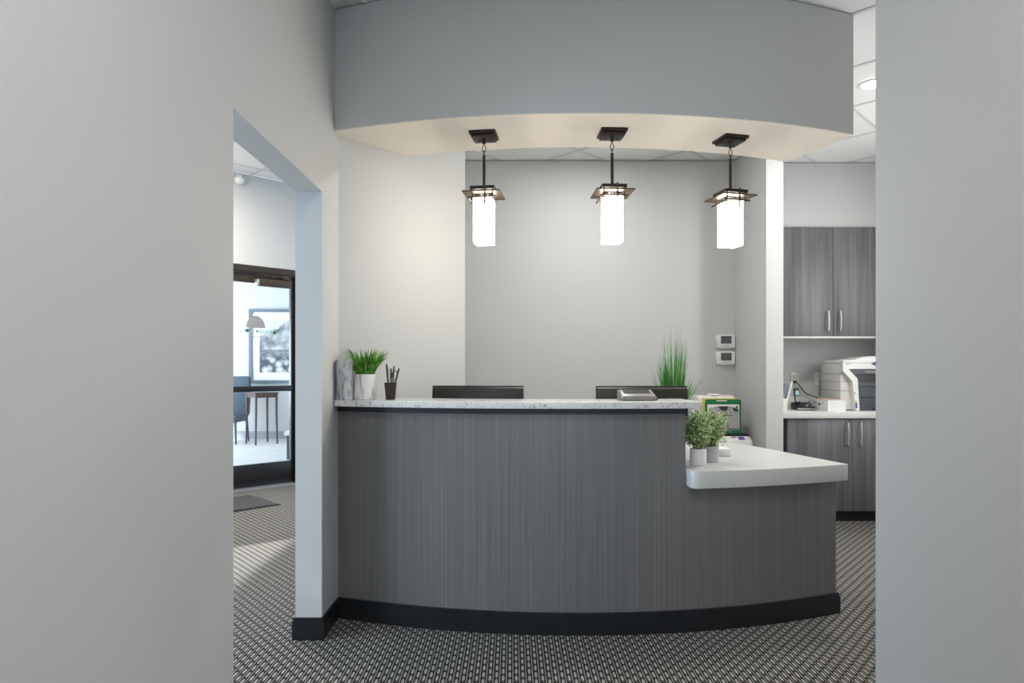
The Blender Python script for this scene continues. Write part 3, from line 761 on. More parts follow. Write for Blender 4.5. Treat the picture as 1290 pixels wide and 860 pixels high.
# two little boxwoods on the low counter
def boxwood(x, y, r, h_, m_, label, potlabel, seed, fr, fh, tilt):
    random.seed(seed); z = 0.7605
    t = thing('potted_boxwood', label, 'potted plant', (x, y, z), 0, 'small boxwood plants on the low countertop')
    T = Matrix.Translation((x, y, z))
    g = nb()
    if m_ is POTGREY:
        pr = [(0, 0), (r * .86, 0)]
        for k in range(7):
            zz = h_ * k / 7; rr = r * (0.88 + 0.12 * k / 7); pr += [(rr, zz + 0.001), (rr + 0.0018, zz + h_ / 14), (rr, zz + h_ / 7 - 0.001)]
        pr += [(r * .92, h_), (r * .88, h_ - .012), (0, h_ - .012)]
    else: pr = [(0, 0), (r * .95, 0), (r, 0.004), (r, h_ - .001), (r * .93, h_), (r * .9, h_ - .012), (0, h_ - .012)]
    a_lathe(g, pr, 32, T); part('pot', g, m_, t, potlabel)
    g = nb(); c = Vector((x + tilt, y, z + h_ + fh * 0.42)); st = nb()
    for k in range(150):
        d = Vector((random.gauss(0, 1), random.gauss(0, 1), random.gauss(0, 1))).normalized()
        if d.z < -0.55: d.z = -d.z
        rad = random.uniform(0.6, 1.0)
        end = c + Vector((d.x * fr * rad, d.y * fr * rad, d.z * fh * 0.52 * rad))
        if random.random() < 0.09: end = c + Vector((d.x * fr * 1.12, d.y * fr, abs(d.z) * fh * 0.8))
        end.x = max(end.x, 0.83); end.z = min(end.z, 1.025)
        a_tube(st, [(x + d.x * r * .3, y + d.y * r * .3, z + h_ - .014), (x + (end.x - x) * .5, y + (end.y - y) * .5, z + h_ + (end.z - z - h_) * .55), end], 0.0011, 4)
        for n in range(17):
            tt = random.uniform(0.35, 1.02); p = Vector((x, y, z + h_)).lerp(end, tt) + Vector((random.gauss(0, .010), random.gauss(0, .010), random.gauss(0, .008)))
            if p.x < 0.828 or p.z > 1.030: continue
            u = Vector((random.gauss(0, 1), random.gauss(0, 1), random.gauss(0.3, 1))).normalized(); v = u.orthogonal().normalized(); ln = random.uniform(.011, .017); wd = ln * .36
            vs = [g.verts.new(q) for q in (p, p + u * ln * .5 + v * wd, p + u * ln, p + u * ln * .5 - v * wd)]
            g.faces.new(vs)
    part('stems', st, GRASS, t, kind='stuff'); part('leaves', g, LEAF, t, kind='stuff')
boxwood(0.902, 3.195, 0.0395, 0.080, POTWHITE, 'small bushy boxwood in a smooth white pot at the counter corner', 'smooth white pot', 3, 0.074, 0.200, 0.0)
boxwood(1.000, 3.315, 0.040, 0.080, POTGREY, 'small bushy boxwood in a ribbed grey pot behind the white pot', 'ribbed pale grey pot', 8, 0.084, 0.190, 0.004)
g = nb()
a_box(g, 1.075, 1.165, 3.50, 3.62, 0.7605, 0.800, 0.002)
single('card_box', g, PAPER, 'small white box behind the boxwood pots on the low countertop', 'box', origin=(1.12, 3.56, 0.7605))

# ------------------------------------------------------------------ monitors
def monitor(x, y, rz, wid, label, top):
    t = thing('computer_monitor', label, 'monitor', (x, y, 0.7445), rz, 'computer monitors behind the counter', world=False)
    H_ = top - 0.7445
    g = nb(); a_box(g, -wid / 2, wid / 2, 0.012, 0.030, H_ - 0.30, H_, 0.004); part('screen_bezel', g, BLACK, t)
    g = nb(); a_profile(g, [(0.012, H_ - 0.295), (0.012, H_ - 0.006), (-0.004, H_ - 0.014), (-0.016, H_ - 0.05), (-0.018, H_ - 0.25), (-0.004, H_ - 0.285)], -wid / 2 + 0.003, wid / 2 - 0.003, bev=0.002)
    bk = part('back_shell', g, MONITOR, t)
    g = nb(); a_box(g, -wid * 0.34, wid * 0.34, -0.013, -0.006, H_ - 0.0335, H_ - 0.0305); part('vent_slot', g, BLACK, bk)
    g = nb(); a_box(g, -0.03, 0.03, -0.045, -0.019, 0.014, H_ - 0.12, 0.004); part('stand_neck', g, MONITOR, t)
    g = nb(); a_box(g, -0.11, 0.11, -0.066, 0.06, 0.0, 0.014, 0.004); part('stand_base', g, MONITOR, t)
    g = nb(); a_box(g, -wid / 2 + .012, wid / 2 - .012, 0.0300, 0.0312, H_ - 0.285, H_ - 0.012); part('screen', g, DARKGREY, t)
monitor(-0.180, 3.457, R(-2), 0.482, 'black monitor seen from behind beside the pencil cup', 1.1385)
monitor(0.690, 3.487, R(4), 0.490, 'black monitor seen from behind under the tall reed grass', 1.1365)

# signature pad on the counter
t = thing('signature_pad', 'small grey signature pad lying on the counter before the right monitor', 'signature pad', (0.595, 3.13, PZ), R(3), world=False)
g = nb(); a_profile(g, [(-0.045, 0.0), (0.070, 0.0), (0.070, 0.046), (0.055, 0.048), (-0.045, 0.016)], -0.083, 0.083, bev=0.004); bd = part('body', g, PADGREY, t)
tl = math.atan2(0.032, 0.10); MT = Matrix.Translation((0, -0.045, 0.0165)) @ Matrix.Rotation(tl, 4, 'X')
g = nb(); a_box(g, -0.078, 0.078, 0.006, 0.100, 0, 0.0035, 0.0015, M=MT); part('bezel', g, PADLIGHT, t)
g = nb(); a_box(g, -0.064, 0.064, 0.045, 0.094, 0.0036, 0.0046, M=MT); part('screen', g, BLACK, t)
g = nb(); a_tube(g, [(0.085, -0.035, 0.007), (0.092, 0.03, 0.022), (0.0925, 0.06, 0.030)], 0.0045, 8); part('stylus', g, BLACK, t)

# ------------------------------------------------------------------ thermostats on the back wall
def thermostat(z, label):
    xc = (913 - 645) * BACK / F_PX
    t = thing('thermostat', label, 'thermostat', (xc, BACK, z), 0, 'thermostats on the back wall', world=False)
    g = nb()
    a_prism(g, [(-0.076, -0.053), (-0.04, -0.058), (0, -0.060), (0.04, -0.058), (0.076, -0.053), (0.078, 0.050), (0.04, 0.054), (0, 0.055), (-0.04, 0.054), (-0.078, 0.050)], 0.001, 0.032, 0.004, M=Matrix.Rotation(R(90), 4, 'X'))
    part('case', g, WHITE, t)
    g = nb(); a_box(g, -0.042, 0.046, -0.0335, -0.0322, -0.022, 0.040); part('display', g, LCD, t)
    g = nb(); a_box(g, -0.008, 0.004, -0.0335, -0.0322, -0.044, -0.038); a_box(g, 0.008, 0.024, -0.0335, -0.0322, -0.042, -0.040); part('maker_mark', g, PRINTGREY, t)
thermostat(1.22 + 36.5 * BACK / F_PX, 'upper white wall thermostat of the stacked pair')
thermostat(1.22 + 15.5 * BACK / F_PX, 'lower white wall thermostat of the stacked pair')

# ------------------------------------------------------------------ printer nook beside the partition
t = thing('low_cabinet', 'low grey cabinet under the desk printer by the partition', 'cabinet', (1.58, 5.17, 0))
g = nb(); a_box(g, 1.36, 1.82, 4.95, 5.44, 0.06, 0.478, 0.002); part('body', g, CABINET, t)
g = nb(); a_box(g, 1.38, 1.80, 4.99, 5.42, 0.0, 0.06); part('toe_kick', g, BLACK, t)
g = nb(); a_box(g, 1.365, 1.815, 4.932, 4.9495, 0.07, 0.47, 0.001); d_ = part('door', g, CABINET, t)
g = nb(); a_tube(g, [(1.77, 4.931, 0.42), (1.77, 4.905, 0.41), (1.77, 4.905, 0.31), (1.77, 4.931, 0.30)], 0.005, 8); part('handle', g, STEEL, d_)
t = thing('desk_printer', 'low white and black desk printer under the green folder', 'printer', (1.59, 5.16, 0.4785))
g = nb(); a_profile(g, [(4.955, 0.479), (5.40, 0.479), (5.40, 0.715), (5.02, 0.715), (4.965, 0.690), (4.95, 0.64)], 1.375, 1.815, bev=0.012); part('body', g, OFFWHITE, t)
g = nb(); a_box(g, 1.385, 1.806, 5.03, 5.39, 0.7155, 0.733, 0.004); part('lid', g, BLACK, t)
Mp = Matrix.Translation((0, 4.965, 0.690)) @ Matrix.Rotation(math.atan2(0.025, 0.055), 4, 'X')
g = nb(); a_box(g, 1.715, 1.760, 0.008, 0.052, 0.0005, 0.0022, M=Mp); part('badge', g, PRINTBLUE, t, 'dark blue square badge')
g = nb(); a_box(g, 1.665, 1.705, 0.040, 0.050, 0.0005, 0.0018, M=Mp); part('button_strip', g, PRINTDARK, t)

def rounded(x0, x1, z0, z1, r, n=5):
    out = []
    for cx_, cz_, a0_ in ((x1 - r, z0 + r, -90), (x1 - r, z1 - r, 0), (x0 + r, z1 - r, 90), (x0 + r, z0 + r, 180)):
        for k in range(n + 1): out.append((cx_ + r * math.cos(R(a0_ + 90 * k / n)), cz_ + r * math.sin(R(a0_ + 90 * k / n))))
    return out
def panel(g, poly, y0, y1):   # outline in x,z extruded along y
    a_prism(g, poly, -y1, -y0, M=Matrix.Rotation(R(90), 4, 'X'))
FY = 5.075
t = thing('green_folder', 'green bordered folder with grey printed cover standing on the desk printer', 'folder', (1.61, FY, 0.734))
g = nb(); panel(g, rounded(1.490, 1.765, 0.7345, 0.995, 0.018), FY, FY + 0.012); part('cover', g, GREENF, t)
g = nb(); panel(g, rounded(1.505, 1.750, 0.755, 0.955, 0.004), FY - 0.0022, FY - 0.0004); part('insert_card', g, PAPER, t)
g = nb(); panel(g, [(1.512, 0.760), (1.745, 0.760), (1.747, 0.915)] + [(1.63 + 0.117 * math.cos(a), 0.910 + 0.034 * math.sin(a)) for a in [PI * k / 12 for k in range(1, 12)]] + [(1.513, 0.910)], FY - 0.0034, FY - 0.0023); part('print_area', g, PRINTGREY, t)
g = nb(); panel(g, [(1.585, 0.940), (1.665, 0.940), (1.655, 0.912), (1.63, 0.905), (1.605, 0.915)], FY - 0.0044, FY - 0.0035); part('dark_print', g, PRINTDARK, t); g = nb(); panel(g, [(1.70, 0.933), (1.74, 0.918), (1.742, 0.900), (1.705, 0.905)], FY - 0.0044, FY - 0.0035); part('dark_print', g, PRINTDARK, t); g = nb()
a_box(g, 1.625, 1.700, FY - 0.0044, FY - 0.0035, 0.868, 0.873); a_box(g, 1.64, 1.69, FY - 0.0044, FY - 0.0035, 0.888, 0.892); part('dark_print', g, PRINTDARK, t, kind='stuff'); g = nb(); a_box(g, 1.655, 1.745, FY - 0.0044, FY - 0.0035, 0.760, 0.768)
part('dark_print', g, PRINTDARK, t)
g = nb(); a_box(g, 1.722, 1.738, FY - 0.0044, FY - 0.0035, 0.925, 0.945); part('corner_mark', g, PRINTTEAL, t)
g = nb(); a_box(g, 1.575, 1.655, FY - 0.0022, FY - 0.0004, 0.980, 0.987); part('label_slot', g, PAPER, t)
g = nb(); panel(g, rounded(1.470, 1.750, 0.7345, 1.003, 0.012), FY + 0.0125, FY + 0.019)
single('yellow_folder', g, YELLOWF, 'yellow folder standing right behind the green folder', 'folder', origin=(1.61, FY + 0.015, 0.7345))
g = nb(); a_box(g, 1.44, 1.72, FY + 0.03, FY + 0.25, 0.7345, 1.016, 0.002)
single('paper_stack', g, PAPER, 'tall stack of white papers behind the yellow folder', 'paper stack', origin=(1.58, FY + 0.14, 0.7345))
g = nb(); a_box(g, 1.54, 1.615, FY + 0.04, FY + 0.13, 1.0165, 1.034, 0.002)
o = thing('card_carton', 'small white carton with grey print on top of the paper stack', 'box', (1.575, FY + 0.085, 1.0165)); part('carton', g, PAPER, o)
g = nb(); a_box(g, 1.548, 1.612, FY + 0.0385, FY + 0.0395, 1.019, 1.024); part('print', g, PRINTGREY, o)
g = nb(); a_box(g, 1.63, 1.71, FY + 0.035, FY + 0.13, 1.0165, 1.024, 0.001)
single('note_pad', g, mat('pale_pink_note', (0.66, 0.55, 0.60), 0.8, var=0.1), 'pale pink note pad on the paper stack beside the small carton', 'note pad', origin=(1.67, FY + 0.08, 1.0165))

# ------------------------------------------------------------------ copy area cabinets
UF, UB = 5.52, COPYBACK - 0.003
t = thing('upper_cabinet', 'two-door grey wood upper cabinet hung above the copier', 'cabinet', (2.69, 5.7, 1.503))
g = nb(); a_box(g, 2.16, 3.23, UF + 0.02, UB, 1.503, 2.42, 0.001); part('body', g, CABINET, t)
g = nb(); a_box(g, 2.16, 3.23, UF + 0.004, UB, 1.489, 1.5025, 0.001); part('bottom_panel', g, WHITE, t)
for x0, x1, hx in ((2.162, 2.6895, 2.642), (2.6925, 3.228, 2.742)):
    g = nb(); a_box(g, x0, x1, UF, UF + 0.019, 1.506, 2.418, 0.0012); d_ = part('door', g, CABINET, t)
    g = nb(); a_tube(g, [(hx, UF - 0.001, 1.545), (hx, UF - 0.024, 1.548), (hx, UF - 0.031, 1.595), (hx, UF - 0.031, 1.665), (hx, UF - 0.024, 1.712), (hx, UF - 0.001, 1.715)], 0.0055, 8); part('handle', g, STEEL, d_)
g = nb(); a_box(g, 1.987, 2.158, UF + 0.004, UB, 1.489, 2.42, 0.001)
single('filler_cabinet', g, CABINET, 'narrow grey wood filler between the partition and the upper cabinet', 'cabinet', origin=(2.07, 5.7, 1.489))
g = nb(); a_box(g, 3.232, 3.398, UF + 0.004, UB, 1.489, 2.42, 0.001)
single('filler_cabinet', g, CABINET, 'narrow grey wood filler at the far side of the upper cabinet', 'cabinet', origin=(3.31, 5.7, 1.489))
BF = 5.272
t = thing('base_cabinet', 'two-door grey wood base cabinet under the copier counter', 'cabinet', (2.72, 5.6, 0))
g = nb(); a_box(g, 2.20, 3.24, BF + 0.02, UB, 0.09, 0.834, 0.001); part('body', g, CABINET, t)
g = nb(); a_box(g, 1.99, 3.39, BF + 0.06, UB, 0.0, 0.09); part('toe_kick', g, BLACK, t)
for x0, x1, hx in ((2.204, 2.722, 2.680), (2.725, 3.238, 2.782)):
    g = nb(); a_box(g, x0, x1, BF, BF + 0.019, 0.092, 0.830, 0.0012); d_ = part('door', g, CABINET, t)
    g = nb(); a_tube(g, [(hx, BF - 0.001, 0.620), (hx, BF - 0.024, 0.623), (hx, BF - 0.031, 0.67), (hx, BF - 0.031, 0.75), (hx, BF - 0.024, 0.797), (hx, BF - 0.001, 0.80)], 0.0055, 8); part('handle', g, STEEL, d_)
g = nb(); a_box(g, 1.99, 2.198, BF + 0.05, UB, 0.092, 0.834); part('dark_gap_block', g, BLACK, t, 'black block in the dark gap')  # gap by the partition, its shade put in as a black block
g = nb(); a_box(g, 3.243, 3.395, BF + 0.02, UB, 0.092, 0.834); part('side_filler', g, CABINET, t)
g = nb(); a_box(g, 1.988, 3.397, BF - 0.025, UB, 0.835, 0.887, 0.003); ct = thing('copy_countertop', 'pale countertop of the copy area holding the copier and phone', 'countertop', (2.7, 5.57, 0.835))
part('slab', g, COUNTER_GREY, ct)
g = nb(); a_box(g, 1.988, 3.397, UB - 0.02, UB, 0.8875, 0.985, 0.002); single('backsplash', g, COUNTER_GREY, 'low pale backsplash strip along the wall of the copy counter', 'backsplash', origin=(2.7, UB - 0.01, 0.8875))

CZ = 0.8875
# outlets on the copy wall
def outlet(x, z, label):
    t = thing('wall_outlet', label, 'outlet', (x, COPYBACK, z), 0, 'cream wall outlets', world=False)
    g = nb(); a_box(g, -0.036, 0.036, -0.0075, -0.001, -0.058, 0.058, 0.003); part('plate', g, OUTLET, t)
    for s in (-1, 1):
        g = nb(); a_box(g, -0.016, 0.016, -0.0095, -0.0072, s * 0.024 - 0.013, s * 0.024 + 0.013, 0.001); q = part('socket', g, OUTLET, t)
        g = nb(); a_box(g, -0.008, -0.005, -0.0102, -0.0094, s * 0.024 - 0.004, s * 0.024 + 0.007); a_box(g, 0.005, 0.008, -0.0102, -0.0094, s * 0.024 - 0.004, s * 0.024 + 0.007); part('slot', g, BLACK, q)
px = lambda x, y_: (x - 645) * y_ / F_PX
pz = lambda y, y_: EYE + (466 - y) * y_ / F_PX
outlet(px(1000.5, 5.9), pz(477, 5.9), 'cream wall outlet above the cordless phone with a black plug in it')
outlet(px(1031, 5.9), pz(477, 5.9), 'cream wall outlet half hidden beside the copier')
ox, oz = px(1000.5, 5.89), pz(480.5, 5.89)
t = thing('phone_charger', 'black phone plug and cord drooping along the copy counter wall', 'cord', (ox, 5.885, oz))
g = nb(); a_box(g, ox - 0.014, ox + 0.014, 5.862, 5.8885, oz - 0.012, oz + 0.010, 0.003); part('plug', g, BLACK, t)
pts = [(1003, 481), (1007, 485), (1011, 491), (1016, 496), (1022, 498), (1028, 500), (1032, 503)]
g = nb(); a_tube(g, [(px(x, 5.85), 5.85, pz(y, 5.85)) for x, y in pts], 0.0042, 6); part('cord', g, BLACK, t)
g = nb(); a_box(g, 2.635, 2.685, 5.82, 5.855, CZ + 0.0, CZ + 0.06, 0.006); part('adapter', g, BLACK, t)

# cordless phone and base
fx, fy = px(1011, 5.52), 5.52
t = thing('cordless_phone', 'black cordless phone base with silver trim on the copy counter', 'phone', (fx, fy, CZ))
g = nb(); a_profile(g, [(fy - 0.075, CZ), (fy + 0.075, CZ), (fy + 0.075, CZ + 0.062), (fy + 0.03, CZ + 0.060), (fy - 0.075, CZ + 0.024)], fx - 0.072, fx + 0.078, bev=0.01); part('body', g, BLACK, t)
g = nb(); a_box(g, fx - 0.074, fx + 0.080, fy - 0.079, fy - 0.066, CZ + 0.004, CZ + 0.018, 0.004); part('silver_trim', g, PADLIGHT, t)
Mb = Matrix.Translation((0, fy - 0.075, CZ + 0.0245)) @ Matrix.Rotation(math.atan2(0.036, 0.105), 4, 'X')
for i in range(3):
    for j in range(2):
        g = nb(); a_box(g, fx + 0.005 + 0.022 * i, fx + 0.020 + 0.022 * i, 0.02 + 0.028 * j, 0.036 + 0.028 * j, 0.0005, 0.003, 0.001, M=Mb); part('key', g, OFFWHITE if (i + j) % 2 == 0 else DARKGREY, t)
t = thing('phone_handset', 'slim black cordless handset with blue screen standing in its base', 'phone', (fx - 0.038, fy + 0.005, CZ + 0.05))
Mh = Matrix.Translation((fx - 0.038, fy + 0.005, CZ + 0.045)) @ Matrix.Rotation(R(-14), 4, 'X')
g = nb(); a_box(g, -0.022, 0.022, -0.012, 0.012, 0.012, 0.140, 0.008, 3, M=Mh); part('shell', g, BLACK, t)
g = nb(); a_box(g, -0.015, 0.015, -0.0135, -0.0122, 0.078, 0.115, M=Mh); part('screen', g, LCDBLUE, t)
g = nb(); a_box(g, -0.019, 0.019, -0.0140, -0.0122, 0.020, 0.066, M=Mh); part('keypad', g, PADGREY, t)

# papers/folder holder at the partition side
t = thing('letter_holder', 'leaning white folders in a holder by the partition', 'folder holder', (2.28, 5.5, CZ))
for i, (x0, lean, hh, m_) in enumerate(((2.235, 0.065, 0.27, PAPER), (2.215, 0.03, 0.25, mat('grey_blue_folder', (0.22, 0.25, 0.32), 0.7, var=0.1)), (2.185, 0.02, 0.33, PAPER))):
    g = nb(); yy0, yy1 = 5.42, 5.70
    q = [(x0, CZ), (x0 + 0.012, CZ), (x0 + 0.012 + lean, CZ + hh * .88), (x0 + lean, CZ + hh * .88)]
    a_prism(g, [(x, z) for x, z in q], -yy1, -yy0, M=Matrix.Rotation(R(90), 4, 'X')); part('folder', g, m_, t)
g = nb(); a_box(g, 2.17, 2.262, 5.415, 5.418, CZ, CZ + 0.10); part('front_lip', g, OUTLET, t)

# small white carton
bx0, bx1, by0, by1, bh = 2.528, 2.672, 5.275, 5.590, 0.090
t = thing('white_carton', 'small white open carton in front of the copier', 'box', ((bx0 + bx1) / 2, 5.43, CZ))
g = nb()
a_box(g, bx0, bx1, by0, by0 + 0.003, CZ, CZ + bh); a_box(g, bx0, bx1, by1 - 0.003, by1, CZ, CZ + bh)
a_box(g, bx0, bx0 + 0.003, by0 + 0.003, by1 - 0.003, CZ, CZ + bh); a_box(g, bx1 - 0.003, bx1, by0 + 0.003, by1 - 0.003, CZ, CZ + bh)
a_box(g, bx0 + 0.003, bx1 - 0.003, by0 + 0.003, by1 - 0.003, CZ, CZ + 0.003)
part('carton', g, PAPER, t)
for yy, zz, ww, hh_, m_ in ((5.40, 0.045, 0.035, 0.016, PRINTDARK), (5.46, 0.060, 0.05, 0.008, PRINTGREY), (5.35, 0.058, 0.03, 0.006, PRINTGREY)):
    g = nb(); a_box(g, bx0 - 0.0012, bx0 - 0.0002, yy, yy + ww, CZ + zz, CZ + zz + hh_); part('print_mark', g, m_, t)
g = nb(); a_prism(g, [(bx0 + 0.006, by0 + 0.01), (bx1 - 0.006, by0 + 0.01), (bx1 - 0.006, by1 - 0.012), (bx0 + 0.006, by1 - 0.008)], CZ + 0.0032, CZ + bh + 0.004)
single('receipt_papers', g, PINKPAPER, 'loose pinkish papers lying in the white carton', 'papers', origin=(2.6, 5.43, CZ + 0.0032))

# copier: body outline in side view, deep to the wall
t = thing('copier', 'white multifunction copier with dark grey paper trays at the counter right', 'printer', (2.98, 5.6, CZ))
kf = 5.40; kx0 = px(1062, kf); kx1 = 3.36
zt = pz(457, kf)       # top of the main body
g = nb()               # left side shell, set back from the front
a_box(g, kx0, kx1, kf + 0.045, 5.79, CZ + 0.006, zt, 0.006); part('body', g, OFFWHITE, t)
for k, zz in enumerate((0.16, 0.235, 0.30)):
    g = nb(); a_prism(g, [(kx0 - 0.0015, 5.78), (kx0 - 0.0015, kf + 0.0435), (kx0 + 0.08, kf + 0.0435), (kx0 + 0.08, kf + 0.05), (kx0 + 0.01, kf + 0.05), (kx0 + 0.01, 5.78)], CZ + zz, CZ + zz + 0.003); part('panel_seam', g, PADGREY, t)
# white front frame: slanting strip
def fpanel(g, pxs, y0, y1): panel(g, [(px(x, kf), max(CZ + 0.001, pz(y, kf))) for x, y in pxs], y0, y1)
g = nb(); fpanel(g, [(1062, 457), (1125, 457), (1125, 464.5), (1069, 464.5), (1080.5, 477), (1083, 517.5), (1078, 517.9), (1074, 480), (1062, 467)], kf, kf + 0.05); part('front_frame', g, WHITE, t)
g = nb(); fpanel(g, [(1070, 465.5), (1125, 465.5), (1125, 471), (1077, 471)], kf + 0.004, kf + 0.04); part('control_panel', g, DARKGREY, t)
g = nb(); fpanel(g, [(1088, 466.5), (1104, 466.5), (1104, 469.5), (1091, 469.5)], kf + 0.001, kf + 0.0035); part('display', g, PADGREY, t)
g = nb(); fpanel(g, [(1077, 471.2), (1125, 471.2), (1125, 481), (1081.5, 481)], kf + 0.03, kf + 0.044); part('output_slot', g, BLACK, t)
g = nb(); fpanel(g, [(1081, 481.2), (1125, 481.2), (1125, 486.5), (1081.4, 486.5)], kf + 0.006, kf + 0.04); part('output_lip', g, DARKGREY, t)
g = nb(); fpanel(g, [(1081.6, 487), (1125, 487), (1125, 500), (1082.4, 500)], kf + 0.003, kf + 0.04); q = part('paper_tray', g, DARKGREY, t)
g = nb(); fpanel(g, [(1097, 487.2), (1112, 487.2), (1112, 489), (1097, 489)], kf + 0.0015, kf + 0.0028); part('tray_grip', g, BLACK, q)
g = nb(); fpanel(g, [(1082.5, 500.6), (1125, 500.6), (1125, 517.5), (1083.4, 517.5)], kf + 0.003, kf + 0.04); q = part('paper_tray', g, DARKGREY, t)
g = nb(); fpanel(g, [(1098, 513.5), (1112, 513.5), (1112, 516.5), (1098, 516.5)], kf + 0.0015, kf + 0.0028); part('tray_grip', g, BLACK, q)
g = nb(); a_box(g, kx0 + 0.004, kx1, kf + 0.01, 5.79, zt + 0.0005, zt + 0.026, 0.008); part('scanner_lid', g, WHITE, t)
g = nb(); panel(g, [(px(1078, kf), zt + 0.026), (px(1092, kf), pz(449.5, kf)), (px(1099, kf), pz(448.5, kf)), (kx1, pz(448.5, kf)), (kx1, zt + 0.026)], kf + 0.05, 5.76); part('document_feeder', g, WHITE, t)
g = nb(); a_prism(g, [(px(1097, kf), 0), (px(1103, kf), 0.018), (px(1112, kf), 0.018), (px(1112, kf), -0.018), (px(1103, kf), -0.018)], 0, 0.003, M=Matrix.Translation((0, kf - 0.0005, pz(458, kf))) @ Matrix.Rotation(R(90), 4, 'X')); part('dial', g, DARKGREY, t)
g = nb(); fpanel(g, [(1065.5, 457.6), (1068.5, 457.6), (1068.5, 459), (1065.5, 459)], kf - 0.0012, kf - 0.0002); fpanel(g, [(1069.3, 457.9), (1071.5, 457.9), (1071.5, 459), (1069.3, 459)], kf - 0.0012, kf - 0.0002); part('maker_mark', g, PRINTGREY, t)
g = nb(); fpanel(g, [(1077, 504), (1079.6, 504), (1079.7, 506), (1077.2, 506)], kf - 0.0012, kf - 0.0002); part('sticker', g, YELLOWF, t, 'yellow sticker')
g = nb(); fpanel(g, [(1077.4, 507), (1079.8, 507), (1080, 514), (1077.9, 514)], kf - 0.0012, kf - 0.0002); part('sticker', g, PRINTBLUE, t, 'blue printed sticker')
g = nb(); fpanel(g, [(1076.4, 494.2), (1077.6, 494.2), (1077.6, 495.6), (1076.4, 495.6)], kf - 0.0012, kf - 0.0002); part('button', g, PRINTDARK, t)

# ------------------------------------------------------------------ lobby: mat and sensor
Mm = Matrix.Translation((-2.088, 5.956, 0)) @ Matrix.Rotation(R(45), 4, 'Z')
t = thing('door_mat', 'charcoal doormat with black rubber edge inside the glass door', 'mat', (-2.6, 5.9, 0))
g = nb(); a_prism(g, [(-1.25, 0), (0, 0), (0, 0.66), (-1.25, 0.66)], 0.001, 0.007, 0.002, M=Mm); part('rubber_edge', g, MATEDGE, t)
g = nb(); a_prism(g, [(-1.225, 0.025), (-0.025, 0.025), (-0.025, 0.635), (-1.225, 0.635)], 0.0072, 0.011, M=Mm); part('pile', g, MATGREY, t)
t = thing('motion_sensor', 'small round white sensor high on the lobby wall', 'sensor', (Q[0], Q[1], 3.13), R(45), world=False)
g = nb(); a_lathe(g, [(0, 0), (0.045, 0), (0.045, 0.02), (0.036, 0.045), (0.018, 0.062), (0, 0.066)], 28, Matrix.Translation((-0.605, -0.001, 0)) @ Matrix.Rotation(R(90), 4, 'X')); part('dome', g, WHITE, t)
g = nb(); a_box(g, -0.63, -0.58, -0.012, -0.001, 0.02, 0.06, 0.003); part('bracket', g, WHITE, t)

# ------------------------------------------------------------------ waiting room beyond the door
def art_mat():
    m, nt, b_ = nodes_of('grey_landscape_print'); N, L = nt.nodes, nt.links
    tc = N.new('ShaderNodeTexCoord'); sp = N.new('ShaderNodeSeparateXYZ'); L.new(tc.outputs['Object'], sp.inputs[0])
    nz = N.new('ShaderNodeTexNoise'); nz.inputs['Scale'].default_value = 5; nz.inputs['Detail'].default_value = 8; L.new(tc.outputs['Object'], nz.inputs['Vector'])
    vo = N.new('ShaderNodeTexVoronoi'); vo.inputs['Scale'].default_value = 9; L.new(tc.outputs['Object'], vo.inputs['Vector'])
    def mth(op, a, c):
        n = N.new('ShaderNodeMath'); n.operation = op
        for i, v in enumerate((a, c)):
            if isinstance(v, (int, float)): n.inputs[i].default_value = v
            else: L.new(v, n.inputs[i])
        return n.outputs[0]
    # ridge height over x plus noise; above it pale sky, below it rock, then water, then boulders
    ridge = mth('ADD', mth('ADD', 0.20, mth('MULTIPLY', sp.outputs['X'], 0.55)), mth('MULTIPLY', nz.outputs['Fac'], 0.30))
    sky = mth('GREATER_THAN', sp.outputs['Z'], ridge)
    cr = N.new('ShaderNodeValToRGB'); cr.color_ramp.elements[0].position = 0.35; cr.color_ramp.elements[1].position = 0.68
    cr.color_ramp.elements[0].color = (0.06, 0.075, 0.085, 1); cr.color_ramp.elements[1].color = (0.62, 0.64, 0.65, 1)
    L.new(nz.outputs['Fac'], cr.inputs['Fac'])
    cb = N.new('ShaderNodeValToRGB'); cb.color_ramp.elements[0].position = 0.25; cb.color_ramp.elements[1].position = 0.75
    cb.color_ramp.elements[0].color = (0.70, 0.72, 0.73, 1); cb.color_ramp.elements[1].color = (0.05, 0.065, 0.075, 1)
    L.new(vo.outputs['Distance'], cb.inputs['Fac'])
    low = mth('LESS_THAN', sp.outputs['Z'], -0.10)
    m1 = N.new('ShaderNodeMix'); m1.data_type = 'RGBA'; L.new(low, m1.inputs['Factor']); L.new(cr.outputs['Color'], m1.inputs['A']); L.new(cb.outputs['Color'], m1.inputs['B'])
    water = mth('MULTIPLY', mth('LESS_THAN', sp.outputs['Z'], -0.06), mth('GREATER_THAN', sp.outputs['Z'], -0.20))
    m2 = N.new('ShaderNodeMix'); m2.data_type = 'RGBA'; L.new(mth('MULTIPLY', water, 0.75), m2.inputs['Factor']); L.new(m1.outputs['Result'], m2.inputs['A']); m2.inputs['B'].default_value = (0.09, 0.12, 0.14, 1)
    m3 = N.new('ShaderNodeMix'); m3.data_type = 'RGBA'; L.new(sky, m3.inputs['Factor']); L.new(m2.outputs['Result'], m3.inputs['A']); m3.inputs['B'].default_value = (0.55, 0.57, 0.58, 1)
    L.new(m3.outputs['Result'], b_.inputs['Base Color']); b_.inputs['Roughness'].default_value = 0.6
    return m
ART = art_mat()
ax0, ax1, az0, az1, ay = -4.66, -3.60, 0.985, 2.30, 11.695
acx, acz = (ax0 + ax1) / 2, (az0 + az1) / 2
t = thing('framed_landscape', 'large framed grey landscape print on the waiting room wall beyond the door', 'picture', (acx, ay, acz), world=False)
hw, hh = (ax1 - ax0) / 2, (az1 - az0) / 2
